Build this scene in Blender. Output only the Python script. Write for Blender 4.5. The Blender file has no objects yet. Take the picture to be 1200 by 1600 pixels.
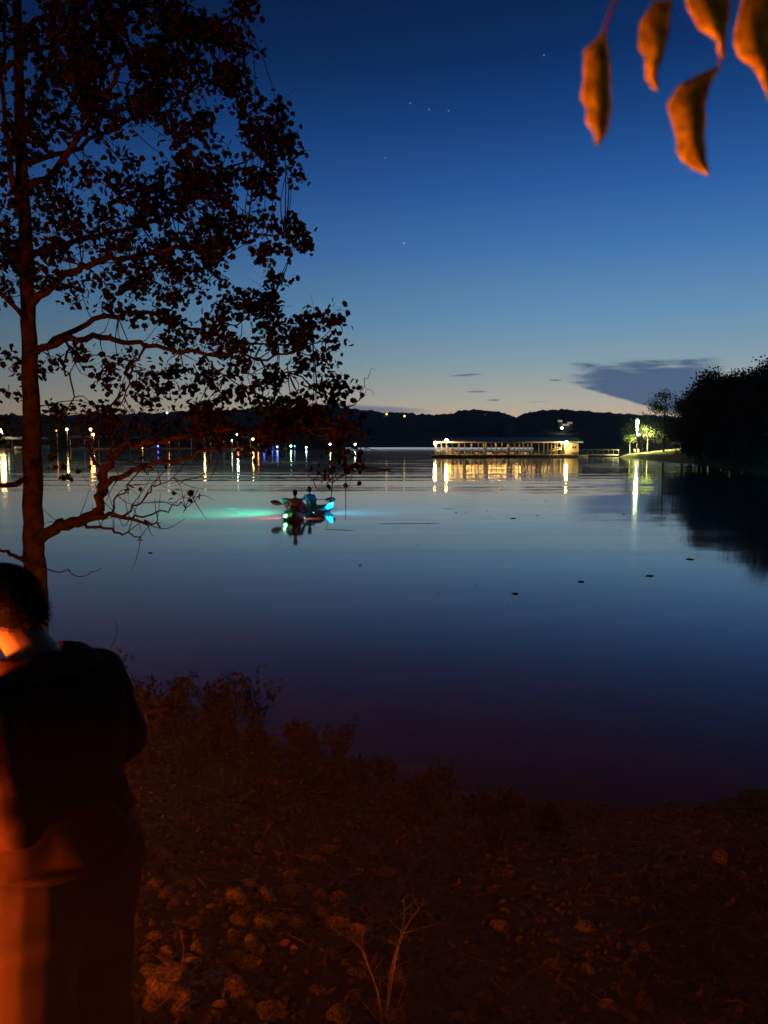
import bpy, bmesh, math, random
from math import sin, cos, pi, radians, sqrt, exp, atan2
from mathutils import Vector, Matrix, Euler, noise as mn
random.seed(7)
S = bpy.context.scene
COL = S.collection

# ------------------------------------------------------------------ camera
H = 2.8                      # eye height above the lake surface
PIT = radians(5.3)
FPX = 1164.0
cd = bpy.data.cameras.new('camera')
cam = bpy.data.objects.new('camera', cd); COL.objects.link(cam)
cam.location = (0, 0, H); cam.rotation_euler = (radians(90) - PIT, 0, 0)
cd.sensor_fit = 'VERTICAL'; cd.sensor_height = 9.8; cd.sensor_width = 7.35
cd.lens = 9.8 * FPX / 1600.0
cd.clip_start = 0.05; cd.clip_end = 6000
cd.dof.use_dof = True; cd.dof.focus_distance = 60.0; cd.dof.aperture_fstop = 1.5
S.camera = cam

def P(px, py, Y):
    """world point seen at pixel (px,py) of the 1200x1600 photograph at depth Y"""
    u = (px - 600) / FPX; v = (800 - py) / FPX
    d = Vector((u, cos(PIT) + v * sin(PIT), -sin(PIT) + v * cos(PIT)))
    return Vector((0, 0, H)) + d * (Y / d.y)

# ------------------------------------------------------------------ view
S.view_settings.view_transform = 'Standard'
S.view_settings.look = 'None'
S.view_settings.exposure = 0.0
S.view_settings.gamma = 1.0
S.view_settings.use_curve_mapping = False

def lin(c):
    return tuple((x/255/12.92 if x/255 <= 0.04045 else ((x/255+0.055)/1.055)**2.4) for x in c)

# ------------------------------------------------------------------ world: dusk sky
W = bpy.data.worlds.new('World'); S.world = W; W.use_nodes = True
nt = W.node_tree; N = nt.nodes; L = nt.links
for n in list(N): N.remove(n)
def nd(t, **kw):
    n = N.new(t)
    for k, v in kw.items(): setattr(n, k, v)
    return n
def M(op, a, b=None, c=None, clamp=False):
    n = N.new('ShaderNodeMath'); n.operation = op; n.use_clamp = clamp
    for i, x in enumerate((a, b, c)):
        if x is None: continue
        if isinstance(x, (int, float)): n.inputs[i].default_value = x
        else: L.new(x, n.inputs[i])
    return n.outputs[0]
tc = nd('ShaderNodeTexCoord'); sep = nd('ShaderNodeSeparateXYZ'); L.new(tc.outputs['Generated'], sep.inputs[0])
X, Yy, Z = sep.outputs
el = M('MULTIPLY', M('ARCSINE', Z), 180/pi)           # elevation in degrees
az = M('MULTIPLY', M('ARCTAN2', X, Yy), 180/pi)       # azimuth, + to the right
ramp = nd('ShaderNodeValToRGB'); cr = ramp.color_ramp
stops = [(-2,(196,172,150)),(1.9,(200,177,156)),(3.0,(184,179,165)),(4.4,(162,172,172)),(6.3,(133,163,180)),(9.1,(102,148,186)),
         (13.7,(65,118,176)),(17.9,(38,90,158)),(22,(16,65,126)),(25.7,(4,44,97)),(29.2,(2,33,78)),(45,(2,20,52)),(89,(2,13,36))]
while len(cr.elements) < len(stops): cr.elements.new(0.5)
for e, (d, c) in zip(cr.elements, stops):
    e.position = (d + 2) / 92; e.color = (*lin(c), 1)
L.new(M('DIVIDE', M('ADD', el, 2), 92, clamp=True), ramp.inputs[0])
# the afterglow is strongest to the right of the lake, the sky is darker away from it
daz = M('SUBTRACT', az, 22)
glow = M('ADD', 0.16, M('MULTIPLY', 0.92, M('EXPONENT', M('MULTIPLY', -1, M('POWER', M('DIVIDE', M('ABSOLUTE', daz), 50), 2)))))
skyc = nd('ShaderNodeMix', data_type='RGBA', blend_type='MULTIPLY'); skyc.inputs[0].default_value = 1
L.new(ramp.outputs[0], skyc.inputs[6])
comb = nd('ShaderNodeCombineColor'); 
for i in range(3): L.new(glow, comb.inputs[i])
L.new(comb.outputs[0], skyc.inputs[7])
# clouds -------------------------------------------------------------
def cmix(prev, col, fac):
    m = nd('ShaderNodeMix', data_type='RGBA', blend_type='MIX')
    L.new(fac, m.inputs[0]); L.new(prev, m.inputs[6]); m.inputs[7].default_value = (*lin(col), 1)
    return m.outputs[2]
cv = nd('ShaderNodeCombineXYZ'); L.new(M('MULTIPLY', az, 0.35), cv.inputs[0]); L.new(M('MULTIPLY', el, 2.2), cv.inputs[1])
nz = nd('ShaderNodeTexNoise'); nz.inputs['Scale'].default_value = 1.0; nz.inputs['Detail'].default_value = 7; nz.inputs['Roughness'].default_value = .6
L.new(cv.outputs[0], nz.inputs['Vector']); nf = M('SUBTRACT', nz.outputs[0], .5)
def ss(x, a, b):
    n = nd('ShaderNodeMapRange', interpolation_type='SMOOTHSTEP'); L.new(x, n.inputs[0])
    n.inputs[1].default_value = a; n.inputs[2].default_value = b; return n.outputs[0]
def pxang(px, py):
    d = (P(px, py, 1) - Vector((0, 0, H))).normalized()
    return math.degrees(atan2(d.x, d.y)), math.degrees(math.asin(d.z))
# big anvil: wedge between a slanted underside and a flat wispy top
a0, e0 = pxang(870, 596); a1, e1 = pxang(1000, 634); a2, e2 = pxang(1100, 566); a3, e3 = pxang(900, 574); a4, e4 = pxang(1180, 640)
slope = (e1 - e0) / (a1 - a0)
low = M('SUBTRACT', el, M('ADD', e0, M('MULTIPLY', slope, M('SUBTRACT', az, a0))))
low = M('ADD', low, M('MULTIPLY', nf, .35))
hi = M('SUBTRACT', M('ADD', e3 + .45, M('MULTIPLY', 0.012, M('SUBTRACT', az, a3))), el)
hi = M('ADD', hi, M('MULTIPLY', nf, 2.6))
lf = M('ADD', M('SUBTRACT', az, a0 + .1), M('MULTIPLY', nf, 5.5))
rt = M('ADD', M('SUBTRACT', a2 + 2.0, az), M('MULTIPLY', nf, 3))
msk = M('MULTIPLY', M('MULTIPLY', ss(low, -.02, .22), ss(hi, -.1, .9)), M('MULTIPLY', ss(lf, 0, 3.2), ss(rt, 0, 3)))
sky = cmix(skyc.outputs[2], (70, 100, 136), M('MULTIPLY', msk, .95))
def wisp(prev, px, py, wpx, hpx, col, k, ns=.5, tilt=0):
    a, e = pxang(px, py); a_, _ = pxang(px + wpx, py); _, e_ = pxang(px, py - hpx)
    dx = M('DIVIDE', M('SUBTRACT', az, a), abs(a_ - a)); 
    dy = M('DIVIDE', M('ADD', M('SUBTRACT', el, e + 0.0), M('ADD', M('MULTIPLY', M('SUBTRACT', az, a), -tilt), M('MULTIPLY', nf, .5 * ns))), abs(e_ - e))
    r = M('ADD', M('MULTIPLY', dx, dx), M('MULTIPLY', dy, dy))
    r = M('ADD', r, M('MULTIPLY', nf, -ns * 1.5))
    return cmix(prev, col, M('MULTIPLY', M('SUBTRACT', 1, ss(r, .2, 1.1)), k))
sky = wisp(sky, 727, 586, 30, 2.2, (96, 124, 146), .9, .35, .06)
sky = wisp(sky, 745, 612, 20, 1.8, (110, 126, 136), .85, .3, -.02)
sky = wisp(sky, 772, 625, 12, 1.8, (112, 124, 132), .8, .3)
sky = wisp(sky, 868, 594, 12, 1.8, (96, 114, 130), .8, .3, -.05)
sky = wisp(sky, 840, 628, 24, 1.6, (140, 142, 140), .4, .3)
sky = wisp(sky, 530, 640, 150, 9.0, (98, 116, 140), .8, .5, -.015)
# stars: direction discs
geo = tc.outputs['Generated']
for (px, py, s) in [(631,380,1.0),(641,161,.35),(670,171,.35),(701,173,.35),(602,247,.3),(850,86,.45)]:
    d = (P(px, py, 1) - Vector((0, 0, H))).normalized()
    dp = nd('ShaderNodeVectorMath', operation='DISTANCE'); L.new(geo, dp.inputs[0]); dp.inputs[1].default_value = d
    k = M('MULTIPLY', M('SUBTRACT', 1, ss(dp.outputs['Value'], .0004, .0014)), s*.55)
    sky = cmix(sky, (215, 225, 245), k)
bg = nd('ShaderNodeBackground'); L.new(sky, bg.inputs[0]); bg.inputs[1].default_value = 1.0
# the physical sky after sunset adds its faint share
ns = nd('ShaderNodeTexSky', sky_type='NISHITA'); ns.sun_disc = False; ns.sun_elevation = radians(-4); ns.sun_rotation = radians(16)
bg2 = nd('ShaderNodeBackground'); L.new(ns.outputs[0], bg2.inputs[0]); bg2.inputs[1].default_value = .05
add = nd('ShaderNodeAddShader'); L.new(bg.outputs[0], add.inputs[0]); L.new(bg2.outputs[0], add.inputs[1])
wo = nd('ShaderNodeOutputWorld'); L.new(add.outputs[0], wo.inputs[0])

# ------------------------------------------------------------------ materials
def mat(name, col, rough=.8, var=.3, scale=6.0, bump=0.0, bscale=None, metal=0.0, col2=None, trans=0.0, detail=6):
    m = bpy.data.materials.new(name); m.use_nodes = True
    t = m.node_tree; b = t.nodes['Principled BSDF']
    b.inputs['Roughness'].default_value = rough; b.inputs['Metallic'].default_value = metal
    tcx = t.nodes.new('ShaderNodeTexCoord'); nz = t.nodes.new('ShaderNodeTexNoise')
    nz.inputs['Scale'].default_value = scale; nz.inputs['Detail'].default_value = detail
    t.links.new(tcx.outputs['Object'], nz.inputs['Vector'])
    r = t.nodes.new('ShaderNodeValToRGB')
    c2 = col2 or tuple(min(1, c * (1 + var)) for c in col)
    r.color_ramp.elements[0].position = .35; r.color_ramp.elements[1].position = .65
    r.color_ramp.elements[0].color = (*[c * (1 - var) for c in col], 1); r.color_ramp.elements[1].color = (*c2, 1)
    t.links.new(nz.outputs[0], r.inputs[0]); t.links.new(r.outputs[0], b.inputs['Base Color'])
    if bump:
        n2 = t.nodes.new('ShaderNodeTexNoise'); n2.inputs['Scale'].default_value = bscale or scale * 3; n2.inputs['Detail'].default_value = 6
        t.links.new(tcx.outputs['Object'], n2.inputs['Vector'])
        bp = t.nodes.new('ShaderNodeBump'); bp.inputs['Distance'].default_value = bump; t.links.new(n2.outputs[0], bp.inputs['Height'])
        t.links.new(bp.outputs[0], b.inputs['Normal'])
    if trans:
        o = t.nodes['Material Output']; tr = t.nodes.new('ShaderNodeBsdfTranslucent'); mx = t.nodes.new('ShaderNodeMixShader')
        t.links.new(r.outputs[0], tr.inputs[0]); mx.inputs[0].default_value = trans
        t.links.new(b.outputs[0], mx.inputs[1]); t.links.new(tr.outputs[0], mx.inputs[2]); t.links.new(mx.outputs[0], o.inputs[0])
    return m
def emat(name, col, st):
    m = bpy.data.materials.new(name); m.use_nodes = True; t = m.node_tree; b = t.nodes['Principled BSDF']
    b.inputs['Base Color'].default_value = (.8, .8, .8, 1); b.inputs['Emission Color'].default_value = (*col, 1); b.inputs['Emission Strength'].default_value = st
    return m
MT = dict(
 soil=mat('bank_soil', (.022,.015,.010), .95, .5, 3, .05, 14),
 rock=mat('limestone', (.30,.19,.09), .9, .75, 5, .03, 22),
 litter=mat('leaf_litter', (.07,.032,.012), .9, .9, 9),
 bark=mat('bark', (.03,.018,.012), .95, .4, 14, .02, 40),
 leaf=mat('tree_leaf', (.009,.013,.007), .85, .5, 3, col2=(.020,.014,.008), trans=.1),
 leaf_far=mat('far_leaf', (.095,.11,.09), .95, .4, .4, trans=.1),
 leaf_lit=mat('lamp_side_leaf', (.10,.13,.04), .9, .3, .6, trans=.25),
 bark_far=mat('far_bark', (.07,.055,.04), .95, .3, 3),
 bark_grey=mat('pale_bark', (.2,.17,.13), .95, .3, 3),
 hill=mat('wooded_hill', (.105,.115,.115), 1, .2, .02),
 grass=mat('mown_grass', (.13,.13,.055), .95, .35, 1.5),
 autumn=mat('autumn_leaf', (.56,.50,.012), .6, .42, 130, .0012, 420, trans=.42),
 twig=mat('red_twig', (.30,.09,.05), .7, .3, 30),
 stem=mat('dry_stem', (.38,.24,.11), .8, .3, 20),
 weed=mat('weed_leaf', (.013,.009,.006), .9, .5, 8),
 skin=mat('skin', (.34,.17,.10), .5, .08, 8),
 hair=mat('hair', (.014,.008,.006), .95, .5, 60, .004, 120),
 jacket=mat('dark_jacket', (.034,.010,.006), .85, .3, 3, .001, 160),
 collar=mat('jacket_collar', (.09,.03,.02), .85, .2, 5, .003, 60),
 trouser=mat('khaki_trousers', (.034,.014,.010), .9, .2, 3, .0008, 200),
 shoe=mat('shoe_leather', (.04,.025,.018), .6, .3, 9),
 rubber=mat('rubber', (.02,.02,.02), .7, .2, 9),
 roof=mat('metal_roof', (.10,.12,.16), .5, .15, .5),
 post=mat('white_steel', (.75,.70,.58), .6, .15, .6),
 deck=mat('dock_decking', (.40,.34,.26), .85, .3, .9),
 float=mat('dock_float', (.05,.05,.05), .8, .3, 1),
 wall=mat('cream_wall', (.62,.56,.40), .8, .12, .8),
 white=mat('white_paint', (.75,.75,.73), .5, .06, .8),
 boatb=mat('boat_blue', (.12,.16,.25), .4, .1, .8),
 boatr=mat('boat_tan', (.45,.32,.2), .5, .1, .8),
 canvas=mat('boat_canvas', (.10,.12,.15), .9, .2, 2),
 glass=mat('dark_glass', (.02,.025,.03), .1, .1, 2),
 breakw=mat('white_float', (.80,.80,.80), .6, .08, .3),
 kayak1=mat('kayak_plum', (.075,.022,.02), .45, .2, 4),
 kayak2=mat('kayak_teal', (.012,.05,.065), .4, .2, 4),
 shirt1=mat('brown_shirt', (.11,.05,.045), .9, .2, 9),
 shirt2=mat('navy_shirt', (.05,.08,.19), .9, .2, 9),
 vest=mat('red_vest', (.26,.06,.04), .8, .2, 9),
 paddle=mat('paddle_black', (.012,.013,.018), .5, .2, 9),
 wood=mat('drift_wood', (.008,.007,.006), .9, .3, 9),
 log=mat('charred_log', (.05,.03,.02), .95, .6, 8, .02, 20),
 pebble=mat('gravel', (.045,.03,.018), .95, .7, 12),
)
_t = MT['rock'].node_tree; _oi = _t.nodes.new('ShaderNodeObjectInfo'); _mr = _t.nodes.new('ShaderNodeMapRange'); _t.links.new(_oi.outputs['Random'], _mr.inputs[0]); _mr.inputs[3].default_value = .25; _mr.inputs[4].default_value = 1.3
_vm = _t.nodes.new('ShaderNodeVectorMath'); _vm.operation = 'SCALE'; _b = _t.nodes['Principled BSDF']; _src = _b.inputs['Base Color'].links[0].from_socket
_t.links.new(_src, _vm.inputs[0]); _t.links.new(_mr.outputs[0], _vm.inputs['Scale']); _t.links.new(_vm.outputs[0], _b.inputs['Base Color'])
# lake water: dielectric reflection over murky scattering; ripples as a slope field
def water_mat():
    m = bpy.data.materials.new('lake_water'); m.use_nodes = True; t = m.node_tree; b = t.nodes['Principled BSDF']
    b.inputs['Base Color'].default_value = (.016, .017, .015, 1); b.inputs['Roughness'].default_value = .065; b.inputs['IOR'].default_value = 1.41
    n = t.nodes.new; l = t.links.new
    g = n('ShaderNodeNewGeometry')
    def nsl(sx, sy, sc, det):
        mp = n('ShaderNodeMapping'); mp.inputs['Scale'].default_value = (sx, sy, 1); l(g.outputs['Position'], mp.inputs[0])
        z = n('ShaderNodeTexNoise'); z.inputs['Scale'].default_value = sc; z.inputs['Detail'].default_value = det; l(mp.outputs[0], z.inputs['Vector'])
        v = n('ShaderNodeVectorMath'); v.operation = 'SUBTRACT'; l(z.outputs['Color'], v.inputs[0]); v.inputs[1].default_value = (.5, .5, .5)
        return v.outputs[0]
    a = nsl(.03, .45, 1.0, 4)      # long crested bands
    c = nsl(.7, 1.6, 2.0, 4)        # fine ripple
    dsep = n('ShaderNodeSeparateXYZ'); l(g.outputs['Position'], dsep.inputs[0])
    mr = n('ShaderNodeMapRange'); l(dsep.outputs[1], mr.inputs[0]); mr.inputs[1].default_value = 12; mr.inputs[2].default_value = 55; mr.inputs[3].default_value = .25; mr.inputs[4].default_value = 1
    pz = n('ShaderNodeMapping'); pz.inputs['Scale'].default_value = (.02, .06, 1); l(g.outputs['Position'], pz.inputs[0])
    pn = n('ShaderNodeTexNoise'); pn.inputs['Scale'].default_value = 1; pn.inputs['Detail'].default_value = 2; l(pz.outputs[0], pn.inputs['Vector'])
    pr = n('ShaderNodeMapRange'); l(pn.outputs[0], pr.inputs[0]); pr.inputs[1].default_value = .35; pr.inputs[2].default_value = .65; pr.inputs[3].default_value = .5; pr.inputs[4].default_value = 1.2
    kk = n('ShaderNodeMath'); kk.operation = 'MULTIPLY'; l(mr.outputs[0], kk.inputs[0]); l(pr.outputs[0], kk.inputs[1])
    def scl(v, f):
        s = n('ShaderNodeVectorMath'); s.operation = 'MULTIPLY'; l(v, s.inputs[0]); s.inputs[1].default_value = f; return s.outputs[0]
    ad = n('ShaderNodeVectorMath'); ad.operation = 'ADD'; l(scl(a, (.010, .072, 0)), ad.inputs[0]); l(scl(c, (.020, .030, 0)), ad.inputs[1])
    s2 = n('ShaderNodeVectorMath'); s2.operation = 'SCALE'; l(ad.outputs[0], s2.inputs[0]); l(kk.outputs[0], s2.inputs['Scale'])
    up = n('ShaderNodeVectorMath'); up.operation = 'ADD'; l(s2.outputs[0], up.inputs[0]); up.inputs[1].default_value = (0, 0, 1)
    nm = n('ShaderNodeVectorMath'); nm.operation = 'NORMALIZE'; l(up.outputs[0], nm.inputs[0]); l(nm.outputs[0], b.inputs['Normal'])
    # surface reflection over the murky body
    b.inputs['Specular IOR Level'].default_value = 0
    fr = n('ShaderNodeFresnel'); fr.inputs['IOR'].default_value = 1.333; l(nm.outputs[0], fr.inputs['Normal'])
    q = n('ShaderNodeMapRange'); q.interpolation_type = 'SMOOTHSTEP'; l(fr.outputs[0], q.inputs[0]); q.inputs[1].default_value = .0; q.inputs[2].default_value = .64; q.inputs[4].default_value = .95
    gl = n('ShaderNodeBsdfGlossy'); gl.inputs['Roughness'].default_value = .06; l(nm.outputs[0], gl.inputs['Normal'])
    mx = n('ShaderNodeMixShader'); l(q.outputs[0], mx.inputs[0]); l(b.outputs[0], mx.inputs[1]); l(gl.outputs[0], mx.inputs[2]); l(mx.outputs[0], t.nodes['Material Output'].inputs[0])
    return m
MT['water'] = water_mat()
for k_m in ('jacket','collar','trouser','hair','shirt1','shirt2','vest','soil','litter','pebble','rock','weed','bark','leaf','leaf_far','bark_far','grass','hill','wood'):
    MT[k_m].node_tree.nodes['Principled BSDF'].inputs['Specular IOR Level'].default_value = .05

# ------------------------------------------------------------------ helpers
class MB:
    def __init__(s): s.v = []; s.f = []
    def add(s, vs, fs):
        o = len(s.v); s.v += [tuple(v) for v in vs]; s.f += [tuple(i + o for i in f) for f in fs]; return s
    def box(s, c, d, rz=0):
        hx, hy, hz = d[0]/2, d[1]/2, d[2]/2; R = Matrix.Rotation(rz, 3, 'Z'); c = Vector(c)
        vs = [c + R @ Vector((sx*hx, sy*hy, sz*hz)) for sz in (-1,1) for sy in (-1,1) for sx in (-1,1)]
        return s.add(vs, [(0,2,3,1),(4,5,7,6),(0,1,5,4),(2,6,7,3),(0,4,6,2),(1,3,7,5)])
    def tube(s, pts, rad, n=8, cap=True, flat=1.0, fa=1.0):
        pts = [Vector(p) for p in pts]
        if isinstance(rad, (int, float)): rad = [rad]*len(pts)
        vs = []; fs = []; ref = None
        for i, p in enumerate(pts):
            t = (pts[min(i+1, len(pts)-1)] - pts[max(i-1, 0)])
            t = t.normalized() if t.length > 1e-9 else Vector((0,0,1))
            if ref is None: ref = Vector((1,0,0)) if abs(t.x) < .8 else Vector((0,1,0))
            a = (ref - t * ref.dot(t)).normalized(); ref = a; b = t.cross(a)
            for k in range(n):
                an = 2*pi*k/n; vs.append(p + (a*cos(an)*fa + b*sin(an)*flat)*rad[i])
        for i in range(len(pts)-1):
            for k in range(n):
                fs.append((i*n+k, i*n+(k+1)%n, (i+1)*n+(k+1)%n, (i+1)*n+k))
        if cap:
            fs.append(tuple(range(n-1, -1, -1))); fs.append(tuple((len(pts)-1)*n+k for k in range(n)))
        return s.add(vs, fs)
    def ell(s, c, r, rot=None, nu=12, nv=8):
        c = Vector(c); R = rot or Matrix.Identity(3); vs = [c + R @ Vector((0,0,-r[2]))]; fs = []
        for j in range(1, nv):
            ph = -pi/2 + pi*j/nv
            for i in range(nu):
                th = 2*pi*i/nu; vs.append(c + R @ Vector((r[0]*cos(ph)*cos(th), r[1]*cos(ph)*sin(th), r[2]*sin(ph))))
        vs.append(c + R @ Vector((0,0,r[2])))
        for i in range(nu): fs.append((0, 1+(i+1)%nu, 1+i))
        for j in range(nv-2):
            for i in range(nu):
                fs.append((1+j*nu+i, 1+j*nu+(i+1)%nu, 1+(j+1)*nu+(i+1)%nu, 1+(j+1)*nu+i))
        l = len(vs)-1
        for i in range(nu): fs.append((l, 1+(nv-2)*nu+i, 1+(nv-2)*nu+(i+1)%nu))
        return s.add(vs, fs)
    def caps(s, p0, p1, r0, r1, n=12):
        p0 = Vector(p0); p1 = Vector(p1); t = (p1-p0); l = t.length; t.normalize()
        pts = []; rr = []
        for k in range(5): a = pi/2*k/4; pts.append(p0 - t*r0*cos(a)*.999); rr.append(max(r0*sin(a), r0*.04))
        for k in range(5): a = pi/2*k/4; pts.append(p1 + t*r1*sin(a)*.999); rr.append(max(r1*cos(a), r1*.04))
        return s.tube(pts, rr, n)
    def loft(s, rings, n=20):
        """rings of (centre, rx, ry) stacked; horizontal ellipses"""
        vs = []; fs = []
        for (c, rx, ry) in rings:
            for k in range(n): a = 2*pi*k/n; vs.append(Vector(c) + Vector((rx*cos(a), ry*sin(a), 0)))
        for i in range(len(rings)-1):
            for k in range(n): fs.append((i*n+k, i*n+(k+1)%n, (i+1)*n+(k+1)%n, (i+1)*n+k))
        fs.append(tuple(range(n-1,-1,-1))); fs.append(tuple((len(rings)-1)*n+k for k in range(n)))
        return s.add(vs, fs)
    def build(s, name, m, parent=None, smooth=True, loc=None):
        me = bpy.data.meshes.new(name); me.from_pydata(s.v, [], s.f); me.update()
        if smooth: me.polygons.foreach_set('use_smooth', [True]*len(me.polygons))
        if m: me.materials.append(m)
        o = bpy.data.objects.new(name, me); COL.objects.link(o)
        if parent: o.parent = parent
        if loc is not None: o.location = loc
        return o
def tag(o, label=None, cat=None, group=None, kind=None):
    if label: o['label'] = label
    if cat: o['category'] = cat
    if group: o['group'] = group
    if kind: o['kind'] = kind
    return o
def empty(name, loc, rz=0, label=None, cat=None, group=None):
    o = bpy.data.objects.new(name, None); COL.objects.link(o); o.location = loc; o.rotation_euler = (0,0,rz); o.empty_display_size = .1
    return tag(o, label, cat, group)
KIDS = {}
def copy_tree(o, parent=None):
    c = o.copy(); COL.objects.link(c)
    if parent: c.parent = parent
    for ch in [x for x in COL.objects if x.parent == o]: copy_tree(ch, c)
    return c
def remesh(o, vox, smooth=4, deform=None):
    md = o.modifiers.new('r', 'REMESH'); md.mode = 'VOXEL'; md.voxel_size = vox; md.use_smooth_shade = True
    if smooth:
        sm = o.modifiers.new('s', 'SMOOTH'); sm.iterations = smooth; sm.factor = .5
    bpy.context.view_layer.update()
    dg = bpy.context.evaluated_depsgraph_get(); me = bpy.data.meshes.new_from_object(o.evaluated_get(dg))
    o.modifiers.clear(); o.data = me
    if deform:
        for v in me.vertices: v.co = deform(v.co.copy())
    me.polygons.foreach_set('use_smooth', [True]*len(me.polygons))
    return o
def sstep(x, a, b):
    t = max(0, min(1, (x-a)/(b-a))); return t*t*(3-2*t)
def fn(x, y, z=0, s=1): return mn.noise(Vector((x*s, y*s, z)))
def interp(tab, x):
    if x <= tab[0][0]: return tab[0][1]
    for (a, b), (c, d) in zip(tab, tab[1:]):
        if x <= c: return b + (d-b)*(x-a)/(c-a)
    return tab[-1][1]

# ------------------------------------------------------------------ water
w = MB(); xs = [-3500,-600,-80,-15,0,15,80,600,3500]; ys = [-60,0,15,40,100,300,900,1600]
vs = [(x, y, 0) for y in ys for x in xs]; nx = len(xs)
w.add(vs, [(j*nx+i, j*nx+i+1, (j+1)*nx+i+1, (j+1)*nx+i) for j in range(len(ys)-1) for i in range(nx-1)])
tag(w.build('lake_water', MT['water']), kind='structure')

# ------------------------------------------------------------------ the near bank
SH = [(-30,13),(-8,9.5),(-3.4,8.2),(-1.8,7.4),(-.6,6.6),(.4,5.9),(1.6,5.6),(3.5,5.8),(8,7),(30,9)]
def bank_z(x, y):
    s = interp(SH, x) + .35*fn(x, y, 3, .7)
    d = s - y
    if d > 0: z = min(.23*d + .10*min(d, 1), 1.28 + .01*d)
    else: z = max(.22*d, -1.2)
    z += .05*fn(x, y, 1, 1.6)*min(1, max(0, d+.4)) + .022*fn(x, y, 5, 5) + .009*fn(x, y, 6, 13)
    return z
gb = MB(); gx = []; 
def axis(a, b, c0, c1, fine, coarse):
    r = []; v = a
    while v < b:
        r.append(v); v += fine if c0 <= v < c1 else coarse
    r.append(b); return r
gx = axis(-40, 40, -6, 5, .09, 1.2); gy = axis(-40, 22, -1.5, 9.5, .09, 1.2)
gb.add([(x, y, bank_z(x, y)) for y in gy for x in gx], [(j*len(gx)+i, j*len(gx)+i+1, (j+1)*len(gx)+i+1, (j+1)*len(gx)+i) for j in range(len(gy)-1) for i in range(len(gx)-1)])
tag(gb.build('lake_bank', MT['soil']), kind='structure')

def rock_mesh(seed, sub=2):
    r = random.Random(seed); bm = bmesh.new(); bmesh.ops.create_icosphere(bm, subdivisions=sub, radius=1)
    planes = [(Vector((r.gauss(0,1), r.gauss(0,1), r.gauss(0,1))).normalized(), r.uniform(.55,.85)) for _ in range(7)]
    for v in bm.verts:
        for n_, d_ in planes:
            e = v.co.dot(n_) - d_
            if e > 0: v.co -= n_*e
        v.co *= 1 + .10*mn.noise(v.co*2.3 + Vector((seed,0,0)))
        v.co.z *= .65
    me = bpy.data.meshes.new('rock'); bm.to_mesh(me); bm.free(); me.materials.append(MT['rock'])
    return me
rocks = [rock_mesh(i, 3) for i in range(9)]
def add_rock(x, y, s, label, group=None, rot=None, name='rock', sz=1):
    o = bpy.data.objects.new(name, rocks[random.randrange(9)]); COL.objects.link(o)
    o.location = (x, y, bank_z(x, y) + s*random.uniform(-.25,.1)*sz); o.scale = (s*random.uniform(.8,1.25), s*random.uniform(.8,1.2), s*random.uniform(.7,1.1)*sz)
    o.rotation_euler = rot or (random.uniform(-.4,.4), random.uniform(-.4,.4), random.uniform(0,6.28))
    return tag(o, label, 'rock', group)
def ground_hit(px, py):
    for k in range(30, 1400):
        Y = k*.01; p = P(px, py, Y)
        if bank_z(p.x, p.y) >= p.z: return p
    return P(px, py, 8)
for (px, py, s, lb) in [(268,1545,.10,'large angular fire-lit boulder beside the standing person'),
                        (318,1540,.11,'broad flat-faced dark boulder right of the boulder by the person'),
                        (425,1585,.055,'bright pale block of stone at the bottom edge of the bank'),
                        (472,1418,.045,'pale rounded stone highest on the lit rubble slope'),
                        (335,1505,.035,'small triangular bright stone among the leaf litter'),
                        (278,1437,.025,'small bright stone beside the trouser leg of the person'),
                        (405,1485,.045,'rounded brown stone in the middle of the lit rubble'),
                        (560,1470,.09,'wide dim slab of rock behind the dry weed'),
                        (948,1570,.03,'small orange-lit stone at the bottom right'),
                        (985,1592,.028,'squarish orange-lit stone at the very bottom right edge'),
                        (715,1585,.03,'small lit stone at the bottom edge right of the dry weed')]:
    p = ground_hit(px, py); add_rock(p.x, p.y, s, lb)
cnt = 0
while cnt < 190:
    px = random.uniform(235, 1150)**1; py = random.uniform(1330, 1600)
    if px > 620 and random.random() < .8: continue
    p = ground_hit(px, py)
    if p.y > 6: continue
    add_rock(p.x, p.y, random.choice([.018,.022,.028,.035,.05]), 'small angular limestone stone in the rubble of the lake bank', 'stones scattered on the lake bank'); cnt += 1
# gravel and fallen leaves (nobody could count them)
gm = MB()
for _ in range(9000):
    x = random.uniform(-2.2, 3.0); y = random.uniform(.9, 5.4); 
    if y > interp(SH, x) - .2: continue
    s = random.uniform(.004,.013)*(1+random.random()); z = bank_z(x, y)+s*.3
    vs = [Vector((x,y,z)) + Vector((random.uniform(.7,1.2)*a*s, random.uniform(.7,1.2)*b*s, random.uniform(.5,1)*c*s)) for a,b,c in ((1,0,0),(-1,0,0),(0,1,0),(0,-1,0),(0,0,1),(0,0,-1))]
    gm.add(vs, [(0,2,4),(2,1,4),(1,3,4),(3,0,4),(2,0,5),(1,2,5),(3,1,5),(0,3,5)])
tag(gm.build('gravel', MT['pebble'], smooth=False), 'loose gravel between the stones of the bank', 'gravel', kind='stuff')
def leaf_faces(c, a, b, n_, L_, W_, fold=.25):
    """a: along, b: across, n_: normal"""
    pts = [(0,0,0),(.28,.5,1),(.62,.42,1),(1,0,0),(.62,-.42,1),(.28,-.5,1)]
    vs = [c + a*(p[0]*L_) + b*(p[1]*W_) + n_*(p[2]*fold*W_) for p in pts]
    return vs, [(0,1,2,3),(0,3,4,5)]
lm = MB()
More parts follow.
